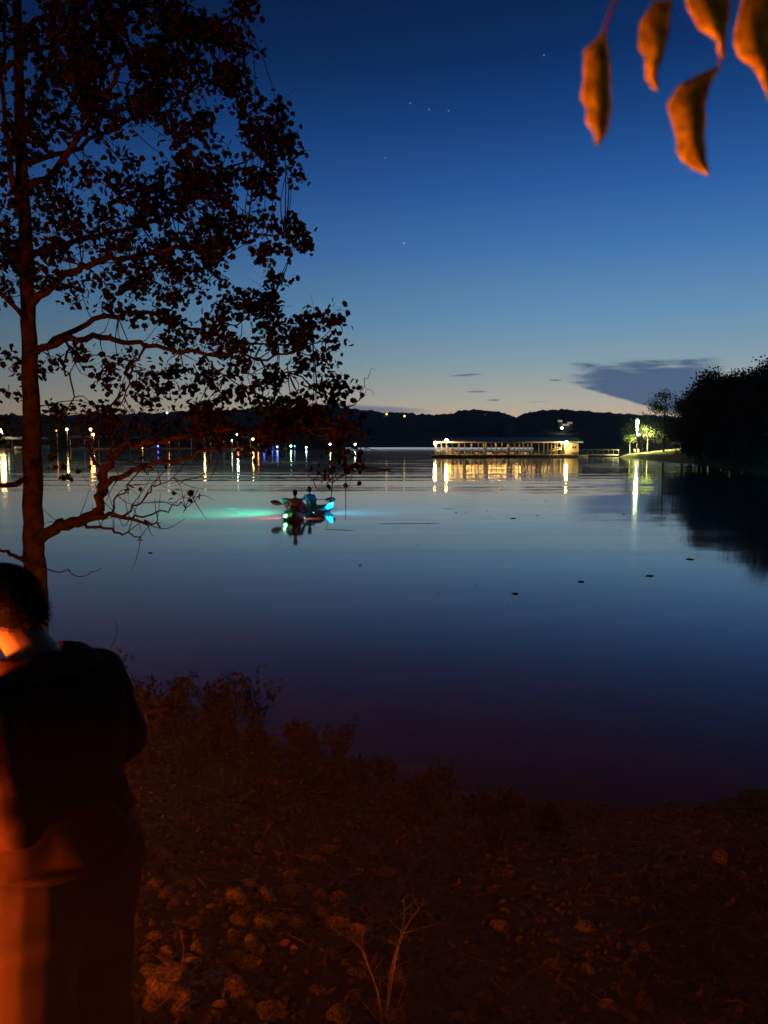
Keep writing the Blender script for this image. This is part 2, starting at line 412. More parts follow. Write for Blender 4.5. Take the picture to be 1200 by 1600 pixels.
for _ in range(6500):
    x = random.uniform(-2.2, 3.2); y = random.uniform(.9, 5.6)
    if y > interp(SH, x) - .1: continue
    if fn(x, y, 9, 2.2) < -.15: continue
    z = bank_z(x, y) + random.uniform(.004,.022)
    R = Euler((random.gauss(0,.5), random.gauss(0,.5), random.uniform(0,6.28))).to_matrix()
    l_ = random.uniform(.018,.042)
    lm.add(*leaf_faces(Vector((x,y,z)), R@Vector((1,0,0)), R@Vector((0,1,0)), R@Vector((0,0,1)), l_, l_*.6, random.uniform(-.5,.6)))
tag(lm.build('leaf_litter', MT['litter'], smooth=False), 'fallen leaves scattered over the bank', 'leaf litter', kind='stuff')

tw = MB()
for _ in range(420):
    x = random.uniform(-1.8, 2.4); y = random.uniform(1.6, 5.0)
    if y > interp(SH, x) - .3: continue
    a = random.uniform(0, 6.28); l_ = random.uniform(.04,.22); p = Vector((x, y, bank_z(x, y)+.012)); d = Vector((cos(a), sin(a), random.uniform(-.05,.35)))*l_
    tw.tube([p, p+d*.5+Vector((random.gauss(0,.01), random.gauss(0,.01), .006)), p+d], [.003,.0022,.001], 4)
tag(tw.build('fallen_twigs', MT['litter']), 'dead twigs and grass stems lying over the stones', 'twigs', kind='stuff')
# dry weed in the foreground
def weed(base, stems, name, label, cat, matl, group=None, twigs=True):
    t = empty(name, base, 0, label, cat, group); m = MB()
    for (pts, r) in stems:
        r *= .62; q = [Vector(p) - base for p in pts]; m.tube(q, [r*(1 - .8*i/(len(q)-1)) for i in range(len(q))], 5)
    m.build('stem', matl, t)
    return t
def smooth_path(pts, sub=5):
    pts = [Vector(p) for p in pts]; out = []
    for i in range(len(pts)-1):
        p0 = pts[max(i-1,0)]; p1 = pts[i]; p2 = pts[i+1]; p3 = pts[min(i+2,len(pts)-1)]
        for k in range(sub):
            t = k/sub; out.append(.5*((2*p1)+(p2-p0)*t+(2*p0-5*p1+4*p2-p3)*t*t+(3*p1-p0-3*p2+p3)*t*t*t))
    out.append(pts[-1]); return out
wb = ground_hit(600, 1596); wb.z = bank_z(wb.x, wb.y)
yy = wb.y
st = []
for (pp, r, dy) in [([(600,1600),(608,1560),(618,1500),(630,1458),(650,1425),(665,1410)],.0040,0),
                    ([(602,1600),(606,1550),(612,1510),(624,1470),(632,1430),(630,1405)],.0026,.04),
                    ([(598,1600),(590,1550),(572,1500),(560,1478),(530,1458),(510,1440)],.0028,-.03),
                    ([(630,1458),(660,1450),(688,1442)],.0014,0),([(630,1458),(612,1440),(610,1432)],.0012,0),
                    ([(618,1478),(600,1465),(592,1459)],.0012,0),([(572,1500),(566,1470),(567,1455)],.0012,-.03),
                    ([(605,1600),(625,1575),(640,1560)],.0016,.02),([(596,1600),(570,1570),(552,1545)],.0016,-.02),
                    ([(600,1600),(592,1570),(595,1520)],.002,.02),([(606,1600),(618,1580),(634,1535)],.0015,-.02)]:
    q = [P(a, b, yy + dy + .01*i) for i, (a, b) in enumerate(pp)]
    st.append((smooth_path(q, 4), r))
for _ in range(34):
    q, r = random.choice(st[:3]); i = random.randrange(4, len(q)-1); p = q[i]; d = Vector((random.gauss(0,.5), random.gauss(0,.3), random.uniform(.2,.9))).normalized()*random.uniform(.02,.08)
    st.append(([p, p+d*.5+Vector((random.gauss(0,.006),0,.003)), p+d], .0009))
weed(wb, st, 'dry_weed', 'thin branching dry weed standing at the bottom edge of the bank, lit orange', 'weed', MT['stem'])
# dim brush along the waterline
def shrub(x, y, h, seed, label, group, leafy=True):
    r = random.Random(seed); z = bank_z(x, y); h *= random.uniform(.6,.95); t = empty('shrub', (x, y, z-.02), 0, label, 'shrub', group)
    sm = MB(); lf = MB()
    for k in range(r.randint(9, 14)):
        a = r.uniform(0, 6.28); sp = r.uniform(.1,.45)*h; hh = h*r.uniform(.6,1.05)
        pts = smooth_path([(0.03*cos(a),.03*sin(a),0),(sp*.3*cos(a),sp*.3*sin(a),hh*.4),(sp*.7*cos(a)+r.gauss(0,.02),sp*.7*sin(a),hh*.75),(sp*1.1*cos(a)+r.gauss(0,.03),sp*1.1*sin(a),hh)], 4)
        sm.tube(pts, [.005*(1-.8*i/(len(pts)-1)) for i in range(len(pts))], 4)
        for j in range(3, len(pts)):
            for q in range(r.randint(2,5)):
                R = Euler((r.uniform(-1.2,1.2), r.uniform(-1.2,1.2), r.uniform(0,6.28))).to_matrix(); l_ = r.uniform(.03,.07)
                lf.add(*leaf_faces(Vector(pts[j])+Vector((r.gauss(0,.03),r.gauss(0,.03),r.gauss(0,.03))), R@Vector((1,0,0)), R@Vector((0,1,0)), R@Vector((0,0,1)), l_, l_*.4))
    sm.build('stem', MT['weed'], t); lf.build('foliage', MT['weed'], t, smooth=False)
    return t
shr = [(-2.15,6.4,.85),(-1.75,6.1,.8),(-1.35,6.2,.75),(-1.9,5.3,.6),(-1.0,5.7,.65),(-.6,5.8,.55),(-.2,5.3,.5),(.25,5.2,.5),(.7,5.0,.42),(1.1,4.7,.40),
       (-.5,4.9,.5),(-2.6,5.4,.9),(1.7,4.6,.35),(2.3,4.4,.35),(-3.2,6.5,.9),(-1.3,4.9,.5),(.1,4.4,.35),(.6,4.0,.3),(-.7,4.2,.35),
 (-1.6,6.7,.95),(-1.15,6.5,.9),(-.75,6.2,.8),(-.35,5.9,.75),(0,5.6,.65),(.45,5.45,.6),(.9,5.2,.5),(-2.3,5.9,1.0),(-1.7,5.6,.8),(-1.2,5.3,.7),(-.85,5.1,.6),(-.3,4.7,.5),(.3,4.7,.45),(1.35,5.0,.4),(-1.6,4.7,.6),(-2.0,4.9,.7)]
shr = [(x, y, h*(.72 if x < -1 else .42)) for x, y, h in shr if x < 1.2]
for i, (x, y, h) in enumerate(shr):
    shrub(x, y, h, i+11, 'dim leafy shrub in the dark brush along the water edge of the bank', 'shrubs along the water edge')
b0 = P(172, 1030, 7.4); gz = bank_z(b0.x, 7.4)
q = [(b0.x, 7.4, gz)] + [P(a, b, 7.4) for a, b in [(168,1030),(172,1015),(183,990),(180,972),(172,966)]]
weed(Vector(q[0]), [(smooth_path(q,4), .010)], 'grass_stalk', 'single curved dark stalk rising from the brush right of the tree trunk', 'stalk', MT['bark'])

# ------------------------------------------------------------------ big tree at left
TY = 6.0
tb = P(60, 1200, TY); tb.z = bank_z(tb.x, TY) - .1
tree = empty('tree', tb, 0, 'tall leafy tree at the left edge, its branches hanging over the lake', 'tree')
tr = MB()
def TP(px, py, dy=0): return P(px, py, TY + dy) - tb
def limb(pts, r0, r1, n=8, wob=.012):
    q = smooth_path([TP(*p) for p in pts], 5); m_ = len(q)-1
    q = [p + Vector((random.gauss(0,wob), random.gauss(0,wob), random.gauss(0,wob)))*(0 if i in (0,) else 1) for i, p in enumerate(q)]
    tr.tube(q, [r0+(r1-r0)*(i/m_)**.8 for i in range(len(q))], n); return q
trunk = limb([(60,1210),(57,1000),(55,900),(52,840),(50,700),(48,600),(44,480),(38,350),(32,200,.1),(28,50,.1),(22,-150,.2),(20,-400,.2)], .112, .02, 12, .004)
tr.tube([Vector((0,0,-.1)), Vector((0,0,.12)), trunk[3]], [.17,.13,.105], 12)
skel = []
L_ = [
 ([(50,545),(110,530,-.1),(170,528,-.25),(230,538,-.35),(320,555,-.5),(400,560,-.5),(470,550,-.6)], .032, .006),
 ([(48,560),(75,540,.1),(150,500,.2),(220,487,.3),(255,492,.3),(330,520,.4),(430,540,.5),(520,530,.5)], .030, .005),
 ([(45,480),(90,435,-.2),(140,415,-.3),(200,400,-.5),(290,390,-.6),(340,380,-.7),(400,365,-.7),(465,375,-.7)], .035, .005),
 ([(40,400),(90,385,.2),(140,370,.3),(240,345,.5),(300,310,.6),(360,260,.7),(440,235,.7)], .032, .005),
 ([(34,300),(100,250,-.2),(160,150,-.4),(200,95,-.5),(270,60,-.5),(375,25,-.6)], .032, .005),
 ([(32,220),(80,90,.3),(110,10,.4),(130,-100,.5)], .028, .006),
 ([(33,260),(120,230,.3),(220,180,.5),(300,140,.6),(370,110,.7)], .024, .004),
 ([(28,60),(120,-10,-.3),(220,-60,-.4)], .025, .005),
 ([(36,340),(15,250,-.2),(5,120,-.3),(10,-50,-.3)], .03, .008),
 ([(40,420),(0,380,.3),(-80,330,.4)], .03, .008),
 ([(45,500),(10,470,-.3),(-60,430,-.4)], .025, .008),
 ([(250,492,.3),(290,460,.3),(330,430,.3),(345,400,.3)], .010, .003),
 ([(330,520,.4),(380,500,.4),(430,460,.4)], .010, .003),
 ([(400,560,-.5),(440,580,-.5),(490,600,-.6),(535,605,-.6)], .010, .003),
 ([(320,555,-.5),(350,590,-.5),(400,610,-.5)], .009, .003),
 ([(230,538,-.35),(210,570,-.4),(190,620,-.4),(170,660,-.5)], .012, .003),
 ([(110,530,-.1),(100,570,-.2),(115,620,-.3),(90,670,-.3)], .012, .003),
 # low fire-lit limb
 ([(53,845),(85,828,-.3),(120,812,-.6),(150,803,-.8)], .050, .038),
 ([(150,803,-.8),(155,770,-.9),(163,735,-1.0),(185,705,-1.1),(240,688,-1.2),(330,676,-1.3),(420,668,-1.35),(500,668,-1.4),(555,672,-1.4)], .034, .005),
 ([(150,803,-.8),(190,808,-.9),(225,815,-1.0),(250,822,-1.1)], .022, .004),
 ([(120,815,-.6),(165,828,-.7),(200,835,-.8),(222,842,-.9)], .014, .003),
 ([(155,770,-.9),(200,740,-1.1),(260,722,-1.3),(330,705,-1.5),(410,690,-1.6)], .024, .004),
 ([(160,750,-.9),(140,700,-1.0),(120,660,-1.0)], .018, .004),
 ([(163,735,-1),(175,690,-1.1),(165,650,-1.1),(190,610,-1.2)], .014, .003),
 ([(190,808,-.9),(215,790,-1),(240,765,-1.1),(262,752,-1.2),(300,750,-1.3)], .009, .002),
 ([(205,812,-.9),(255,800,-1),(290,785,-1.1),(310,768,-1.2)], .008, .002),
 ([(170,804,-.85),(190,770,-1),(215,735,-1),(222,705,-1.1)], .008, .002),
 ([(470,668,-1.4),(520,690,-1.5),(555,715,-1.5),(570,735,-1.5)], .008, .002),
 ([(565,728,-1.5),(530,742,-1.5),(505,750,-1.5),(482,741,-1.5)], .006, .002),
 ([(545,738,-1.5),(515,752,-1.5),(509,752,-1.5)], .004, .002),
 ([(540,640,-.6),(556,628,-.6),(572,600,-.6),(581,573,-.6)], .006, .0015),
 ([(470,600,-.6),(520,630,-.6),(545,638,-.6)], .007, .004),
 ([(561,622,-.6),(570,616,-.6),(583,612,-.6)], .003, .0015),
 # left of the trunk
 ([(50,750),(0,756,-.3),(-60,745,-.6)], .030, .010),
 ([(55,880),(20,870,-.3),(0,858,-.5),(-30,862,-.6)], .022, .006),
 ([(55,905),(25,890,-.5),(0,905,-.7)], .014, .006),
 ([(57,885),(100,895,-.4),(130,898,-.6),(155,886,-.7)], .007, .002),
]
for pts, a, b in L_: skel.append(limb(pts, a, b, 7))
allpts = [p for q in skel for p in q] + trunk[12:]
def near(p):
    return min(allpts, key=lambda q: (q-p).length_squared)
lf = MB()
def lobed(c, a, b, n_, L_, W_, fold):
    pts = [(0,0),(.18,.42),(.42,.34),(.55,.5),(.78,.28),(1,0),(.78,-.28),(.55,-.5),(.42,-.34),(.18,-.42)]
    vs = [c + a*(x*L_) + b*(y*W_) + n_*(abs(y)*fold*W_) for x, y in pts]
    return vs, [(0,1,2,3,4,5),(0,5,6,7,8,9)]
def cluster(c, n, spread, size=.051):
    anchor = near(c); dv = c - anchor
    if dv.length > .62: c = anchor + dv*(.62/dv.length)
    mid = (anchor + c)/2 + Vector((random.gauss(0,.05), random.gauss(0,.05), random.gauss(-.01,.05)))
    if (anchor-c).length > .06:
        q = smooth_path([anchor, mid, c], 3); tr.tube(q, [.0055-.004*i/(len(q)-1) for i in range(len(q))], 4)
    for k in range(3):
        e = c + Vector((random.gauss(0,1), random.gauss(0,1), random.gauss(0,.8)))*spread
        tr.tube([c, (c+e)/2+Vector((0,0,.01)), e], [.002,.0015,.001], 3)
    for k in range(n):
        t = Vector((random.gauss(0,1), random.gauss(0,1), random.gauss(0,.75)))*spread*.75
        a = (Vector((random.gauss(0,1), random.gauss(0,1), random.gauss(-.4,.8)))).normalized()
        r = Vector((random.gauss(0,1), random.gauss(0,1), random.gauss(0,1))); b = a.cross(r).normalized(); n_ = a.cross(b)
        s = size*random.uniform(.6,1.2); lf.add(*lobed(c+t, a, b, n_, s, s*.95, random.uniform(0,.5)))
B = [ # px, py, rx, ry, clusters
 (60,30,130,110,34),(190,50,110,80,26),(300,60,55,50,9),(300,15,45,30,5),(382,20,15,25,4),(375,62,22,20,5),(150,170,120,90,32),(265,130,55,50,10),(365,125,15,20,3),
 (345,130,40,30,6),(372,160,10,10,2),(300,205,45,30,5),(425,205,30,38,12),(395,215,25,28,6),(455,238,16,12,3),(405,275,30,25,7),(335,265,35,25,6),(250,290,70,50,16),(120,320,90,60,18),
 (320,320,50,30,8),(370,355,35,20,7),(415,395,14,10,3),(425,345,20,14,3),(460,360,10,18,3),(465,390,13,14,3),(300,385,60,30,9),(325,430,22,35,6),(215,395,70,50,14),(95,430,50,50,8),(20,300,35,110,14),(10,450,18,70,6),
 (428,450,13,28,5),(410,478,25,14,5),(365,470,20,12,4),(345,505,20,14,4),(470,500,34,20,7),(520,500,10,16,3),(515,545,18,14,3),(485,530,28,14,5),(435,520,40,25,9),(375,555,40,28,9),(300,520,50,30,9),(240,470,50,40,8),
 (165,470,60,40,8),(150,560,60,26,6),(490,570,22,16,4),(525,600,14,16,4),(500,625,30,12,5),(440,600,38,28,8),(385,620,35,20,6),(330,585,40,28,7),(270,600,50,28,7),(200,590,50,28,6),(210,640,60,22,7),(130,640,50,30,4),
 (300,640,50,16,6),(420,640,50,14,7),(500,648,35,14,6),(20,570,22,60,6),(10,680,22,50,3),(85,600,25,60,4)]
for (cx, cy, rx, ry, n) in B:
    n = int(n*(1.5 if cy < 420 and cx < 340 else (1.05 if cy < 480 else .78)))
    for _ in range(n):
        a = random.uniform(0, 6.28); r = sqrt(random.random())
        c = TP(cx + rx*r*cos(a), cy + ry*r*sin(a), random.uniform(-.9,.9)*(1 if cy < 500 else .7))
        cluster(c, random.randint(22, 34), .072)
# the lower, fire-lit foliage
for (cx, cy, rx, ry, n, dn) in [(200,672,60,24,8,20),(300,665,60,22,11,20),(400,660,60,20,12,22),(480,668,50,26,13,22),(530,680,32,30,9,20),(350,695,70,16,6,14),(430,690,50,20,7,16),(535,712,30,18,6,14),(150,690,30,40,4,12),
                            (560,735,12,8,2,10),(515,742,14,6,1,8),(255,725,40,14,2,10),(90,725,25,20,1,10),(220,760,40,30,2,8),(285,765,22,12,2,7),(115,742,16,8,1,8),(330,640,40,12,4,16)]:
    for _ in range(max(1, int(n*.62))):
        a = random.uniform(0, 6.28); r = sqrt(random.random())
        cluster(TP(cx + rx*r*cos(a), cy + ry*r*sin(a), random.uniform(-1.7,-1.0)), dn, .075, .045)
# fine bare twigs on the low limb
for q in skel[17:29]:
    for p in q[4::3]:
        for k in range(2):
            d = Vector((random.gauss(.25,.5), random.gauss(0,.5), random.gauss(.25,.6))); d = d.normalized()*random.uniform(.1,.32)
            pts = smooth_path([p, p+d*.5+Vector((0,0,random.gauss(0,.03))), p+d], 3)
            tr.tube(pts, [.0035,.003,.0028,.0025,.002,.0015,.001][:len(pts)], 4)
tr.build('trunk', MT['bark'], tree); lf.build('crown', MT['leaf'], tree, smooth=False)

# ------------------------------------------------------------------ leafy branch overhead, top right
bt = P(1330, -260, .62)
lb = empty('tree', Vector((1.25, .1, bank_z(1.25, .1))), 0, 'slender sapling leaning in from the right, orange leaves hanging at the top right corner', 'tree')
o0 = Vector(lb.location)
m = MB(); m.tube(smooth_path([Vector((0,0,-.05)), Vector((-.05,.05,1.0)), Vector((-.12,.1,1.9)), Vector((-.1,.15,2.8)), Vector((-.2,.1,3.5))],5), [.035*(1-.8*i/20) for i in range(21)], 9)
m.build('trunk', MT['bark'], lb)
m = MB(); m.tube(smooth_path([Vector((-.11,.12,2.2)), P(1330,-260,.62)-o0, P(1200,-120,.56)-o0, P(1000,-60,.50)-o0, P(940,-70,.48)-o0],6), [.009-.006*i/24 for i in range(25)], 8)
def twig(pts, r=.0011):
    q = [P(a,b,c)-o0 for a,b,c in pts]; m.tube(smooth_path(q,4), r, 5)
twig([(980,-60,.50),(962,-5,.50),(950,30,.50),(945,48,.50)]); twig([(1085,-85,.53),(1060,-40,.53),(1050,-8,.53)])
twig([(1160,-105,.55),(1140,-20,.55),(1130,60,.55),(1124,105,.55)]); twig([(1130,-95,.54),(1115,-50,.54),(1105,-20,.54)]); twig([(1230,-140,.57),(1200,-80,.57),(1188,-40,.57)])
m.build('branch', MT['twig'], lb)
def ragged(ps, amp, sub=3):
    out = []
    for (a, b), (c, d) in zip(ps, ps[1:]):
        for k in range(sub):
            f = k/sub; out.append((a+(c-a)*f + (random.uniform(-amp, amp) if (k or len(out)) else 0), b+(d-b)*f))
    out.append(ps[-1]); return out
def hang_leaf(left, right, mid, Y, curl, label=None):
    """left/right outline points (px,py) top to tip; the blade is folded along its midrib"""
    curl *= .6; left = ragged(left, 4.2); right = ragged(right, 2.6) if len(left) != len(right) or True else right
    if len(right) != len(left): right = (right + [right[-1]]*9)[:len(left)]
    n = len(left); mm = MB(); vs = []
    for i in range(n):
        t = i/(n-1); k = sin(pi*min(1, max(.0, t)))
        Lp = P(*left[i], Y + curl*k*.6); Rp = P(*right[i], Y + curl*k*.8); mx = left[i][0]+(right[i][0]-left[i][0])*mid; my = left[i][1]+(right[i][1]-left[i][1])*mid
        Mp = P(mx, my, Y - curl*k*.5)
        q1 = (Lp+Mp)/2 + Vector((0,-.0016*k,0)); q2 = (Rp+Mp)/2 + Vector((0,-.0012*k,0))
        vs += [Lp-o0, q1-o0, Mp-o0, q2-o0, Rp-o0]
    fs = [(i*5+j, i*5+j+1, (i+1)*5+j+1, (i+1)*5+j) for i in range(n-1) for j in range(4)]
    mm.add(vs, fs); o = mm.build('leaf', MT['autumn'], lb); 
    sd = o.modifiers.new('solid', 'SOLIDIFY'); sd.thickness = .0004; sb = o.modifiers.new('sub', 'SUBSURF'); sb.levels = 1; sb.render_levels = 1
    return o
hang_leaf([(943,44),(912,78),(912,110),(906,158),(915,165),(916,195),(928,208),(932,229)],[(948,44),(950,70),(954,110),(955,150),(955,175),(951,200),(942,218),(935,229)],.68,.50,.012)
hang_leaf([(1022,0),(997,35),(996,82),(1006,92),(1009,122),(1017,138),(1025,144)],[(1052,0),(1050,22),(1046,50),(1038,80),(1030,110),(1028,135),(1027,143)],.72,.53,.012)
hang_leaf([(1062,-25),(1070,5),(1084,38),(1100,50),(1115,60),(1122,75),(1128,92)],[(1140,-30),(1142,0),(1140,25),(1136,45),(1134,60),(1133,78),(1130,94)],.6,.54,.012)
hang_leaf([(1118,104),(1062,130),(1044,158),(1047,200),(1056,238),(1074,260),(1094,271),(1106,274)],[(1126,104),(1112,125),(1105,160),(1103,200),(1102,225),(1103,245),(1106,262),(1108,275)],.7,.55,.014)
hang_leaf([(1165,-30),(1150,25),(1145,60),(1150,88),(1165,100),(1180,110),(1192,130),(1198,158)],[(1215,-30),(1222,20),(1225,60),(1225,90),(1222,110),(1218,130),(1210,145),(1201,160)],.5,.57,.014)
hang_leaf([(1185,20),(1172,60),(1178,90),(1190,120),(1203,150),(1212,175)],[(1245,20),(1248,60),(1246,95),(1240,130),(1230,155),(1214,177)],.5,.585,.012)
hang_leaf([(1240,-80),(1250,-30),(1262,20),(1270,60),(1276,85)],[(1300,-80),(1302,-30),(1298,20),(1290,60),(1278,86)],.5,.6,.012)

# ------------------------------------------------------------------ campfire, out of the frame to the left
FX, FY = -2.04, .82; fz = bank_z(FX, FY)
cf = empty('campfire', (FX, FY, fz), 0, 'small burning campfire inside a ring of stones in front of the standing person', 'campfire')
for k in range(13):
    a = 2*pi*k/13; o = bpy.data.objects.new('ring_stone', rocks[k % 9]); COL.objects.link(o); o.parent = cf; o.location = (.62*cos(a), .62*sin(a), .05); o.scale = (.15,.13,.11); o.rotation_euler = (0,0,a)
for k in range(5):
    a = 2*pi*k/5+.3; m = MB(); m.tube([Vector((.48*cos(a),.48*sin(a),.05)), Vector((-.05*cos(a),-.05*sin(a),.26))], [.05,.045], 8); m.build('log', MT['log'], cf)
flame = emat('flame', (1.0, .175, .016), 360)
for k in range(6):
    a = 2*pi*k/6; h = random.uniform(.35,.6); rr = (0,.40,.30,.42,.34,.38)[k]
    m = MB(); c = Vector((rr*cos(a), rr*sin(a)*1.1, .12)); pts = [c + Vector((.03*sin(4*t+k), .03*cos(3*t+k), h*t)) for t in [i/7 for i in range(8)]]
    m.tube(pts, [.03,.06,.065,.055,.04,.026,.012,.002], 9); m.build('flame', flame, cf)

# ------------------------------------------------------------------ the standing person
PX, PY_ = P(82, 1100, 1.6).x, 1.6
pz = bank_z(PX, PY_); HD = radians(66)
per = empty('person', (PX, PY_, pz), HD, 'person in a dark jacket and pale trousers, head bowed, at the left edge', 'person')
k_ = (2.526 - pz)/1.69
b = MB()
# body (skin), one continuous surface
b.ell((0,.185,1.565), (.078,.098,.118), Euler((-.45,0,0)).to_matrix(), 20, 14)       # skull
b.ell((0,.235,1.515), (.055,.06,.075), Euler((-.5,0,0)).to_matrix())                 # jaw / face
b.caps((0,.285,1.555),(0,.302,1.53),.012,.015)                                       # nose
b.ell((-.086,.180,1.535),(.012,.022,.032)); b.ell((.086,.180,1.535),(.012,.022,.032)); b.caps((-.03,.275,1.575),(.03,.275,1.575),.014,.014); b.caps((-.02,.285,1.49),(.02,.285,1.49),.010,.010)
b.caps((0,.0,1.38),(0,.14,1.52),.066,.060)                                           # neck
b.loft([((0,0,.84),.15,.10),((0,0,.95),.16,.11),((0,0,1.08),.14,.10),((0,0,1.25),.17,.115),((0,0,1.34),.15,.09),((0,0,1.40),.07,.055)])
AR = {-1: [(-.175,-.01,1.35),(-.25,-.15,1.11),(-.20,.09,.97)], 1: [(.175,.01,1.34),(.235,-.03,1.11),(.20,.14,.97)]}
for s in (-1,1):
    a = AR[s]; b.caps(a[0],a[1],.055,.042); b.caps(a[1],a[2],.042,.028)
    w_ = Vector(a[2]); d = (Vector(a[2])-Vector(a[1])).normalized(); pl = w_+d*.05; b.ell(pl,(.022,.045,.045))
    for i in range(4):
        f0 = pl + d*.03 + Vector((0,0,.026-.018*i)); l_ = (.034,.04,.037,.028)[i]
        b.caps(f0, f0+d*l_, .009,.009,8); b.caps(f0+d*l_, f0+d*l_*1.5+Vector((-s*.018,0,-.01)), .009,.007,8)
    b.caps(pl+Vector((0,0,.03)), pl+d*.03+Vector((-s*.02,0,.055)), .011,.009,8)
    b.caps((s*.095,0,.88),(s*.105,.02,.48),.085,.055); b.caps((s*.105,.02,.48),(s*.11,-.01,.08),.055,.04); b.caps((s*.11,-.03,.045),(s*.12,.15,.035),.04,.03)
body = b.build('body', MT['skin'], per); remesh(body, .009, 3)
h_ = MB(); h_.ell((0,.165,1.59),(.088,.106,.108), Euler((-.65,0,0)).to_matrix(), 22, 14); h_.ell((0,.105,1.57),(.076,.062,.075), Euler((-.4,0,0)).to_matrix())
def hair_d(v):
    n_ = mn.noise(v*14)*.003 + mn.noise(v*60)*.002
    v = v + Vector((n_,n_,n_)) 
    if v.y > .19 and v.z < 1.62: v = Vector((v.x*.8, .16+(v.y-.19)*.2, v.z))
    return v
ho = h_.build('hair', MT['hair'], per); remesh(ho, .009, 2, hair_d)
st_ = MB(); cc = Vector((0,.15,1.58)); vv = [v.co.copy() for v in ho.data.vertices]
for _ in range(2600):
    v = random.choice(vv); n_ = (v-cc).normalized(); d = (Vector((random.gauss(0,.25), -.75, -.55)) + n_*.35).normalized(); sd_ = d.cross(n_).normalized()*.0011
    l_ = random.uniform(.012,.028); p1 = v + d*l_*.5 + n_*.004; p2 = v + d*l_ + n_*.003*random.random()
    st_.add([v-sd_-n_*.002, v+sd_-n_*.002, p1+sd_, p1-sd_, p2], [(0,1,2,3),(3,2,4)])
st_.build('hair_strands', MT['hair'], ho)
# jacket
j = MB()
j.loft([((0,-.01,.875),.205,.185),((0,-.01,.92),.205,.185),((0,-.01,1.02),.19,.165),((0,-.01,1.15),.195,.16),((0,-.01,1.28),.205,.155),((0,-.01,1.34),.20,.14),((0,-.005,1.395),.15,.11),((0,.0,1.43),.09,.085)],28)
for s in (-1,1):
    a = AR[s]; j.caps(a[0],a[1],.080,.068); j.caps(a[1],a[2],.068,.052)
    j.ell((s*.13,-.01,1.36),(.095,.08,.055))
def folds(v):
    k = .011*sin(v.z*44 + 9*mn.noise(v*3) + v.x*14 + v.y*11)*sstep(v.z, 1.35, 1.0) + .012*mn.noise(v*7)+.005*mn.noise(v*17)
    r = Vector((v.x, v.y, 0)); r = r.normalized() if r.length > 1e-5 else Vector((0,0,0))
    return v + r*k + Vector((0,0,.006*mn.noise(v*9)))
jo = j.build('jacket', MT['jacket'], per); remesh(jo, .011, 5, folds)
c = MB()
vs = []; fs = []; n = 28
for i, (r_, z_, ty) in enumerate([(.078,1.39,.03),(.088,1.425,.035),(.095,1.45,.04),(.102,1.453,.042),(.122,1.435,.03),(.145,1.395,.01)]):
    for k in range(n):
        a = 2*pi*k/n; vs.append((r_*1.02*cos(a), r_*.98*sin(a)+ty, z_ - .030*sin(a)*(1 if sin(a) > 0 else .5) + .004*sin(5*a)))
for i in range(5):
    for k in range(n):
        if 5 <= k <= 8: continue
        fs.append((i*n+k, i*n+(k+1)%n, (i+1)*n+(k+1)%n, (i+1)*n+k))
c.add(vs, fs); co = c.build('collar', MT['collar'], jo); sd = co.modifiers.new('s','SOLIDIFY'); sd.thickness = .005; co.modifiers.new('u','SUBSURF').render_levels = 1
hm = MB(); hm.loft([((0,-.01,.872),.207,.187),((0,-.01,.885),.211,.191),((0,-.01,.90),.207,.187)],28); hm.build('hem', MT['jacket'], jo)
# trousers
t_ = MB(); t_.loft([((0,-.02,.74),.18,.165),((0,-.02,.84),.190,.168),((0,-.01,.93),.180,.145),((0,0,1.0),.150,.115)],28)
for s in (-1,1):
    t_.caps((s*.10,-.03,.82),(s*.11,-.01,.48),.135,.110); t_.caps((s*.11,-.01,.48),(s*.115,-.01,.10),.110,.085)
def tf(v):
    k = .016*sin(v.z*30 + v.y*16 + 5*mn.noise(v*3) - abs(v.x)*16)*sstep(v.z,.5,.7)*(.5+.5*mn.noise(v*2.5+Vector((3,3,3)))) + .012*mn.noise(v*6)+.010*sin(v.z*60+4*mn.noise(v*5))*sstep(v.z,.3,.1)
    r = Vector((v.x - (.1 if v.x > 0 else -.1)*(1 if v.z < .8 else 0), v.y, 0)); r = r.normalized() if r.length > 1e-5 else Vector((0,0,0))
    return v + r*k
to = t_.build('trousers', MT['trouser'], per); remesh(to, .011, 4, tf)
sm = MB(); sm.tube([Vector((-.205+.01*i,.03+.004*i,.93-.05*i)) for i in range(6)], .0022, 5); sm.build('pocket_seam', MT['shoe'], to)
for s in (-1,1):
    q = MB(); q.caps((s*.115,-.045,.05),(s*.125,.16,.04),.052,.045); q.box((s*.12,.06,.012),(.095,.29,.024), -s*.05); sh = q.build('shoe', MT['shoe'], per); remesh(sh,.008,2)
per.scale = (k_*1.04, k_*1.08, k_)

# ------------------------------------------------------------------ kayaks
def lathe_hull(Lk, Wk, Hk, cock=True, n=25, m_=12):
    """closed sit-in kayak hull with deck, along local Y, waterline at z=0"""
    mb = MB(); vs = []
    for i in range(n):
        t = -1 + 2*i/(n-1); w_ = Wk/2*max(.03, (1-abs(t)**3.6))**.7; rk = .16*abs(t)**3; dk = .0
        for k in range(m_):
            a = 2*pi*k/m_; x = w_*cos(a); z = sin(a); z = z*(Hk*.48 if z > 0 else .10*(1-abs(t)**3)) + rk + (.05 if z > 0 else 0)
            if cock and z > .14 and abs(t+.08) < .3: z = .05 + rk + .03
            vs.append((x, t*Lk/2, z))
    fs = [(i*m_+k, i*m_+(k+1)%m_, (i+1)*m_+(k+1)%m_, (i+1)*m_+k) for i in range(n-1) for k in range(m_)]
    fs += [tuple(range(m_-1,-1,-1)), tuple((n-1)*m_+k for k in range(m_))]
    mb.add(vs, fs); return mb
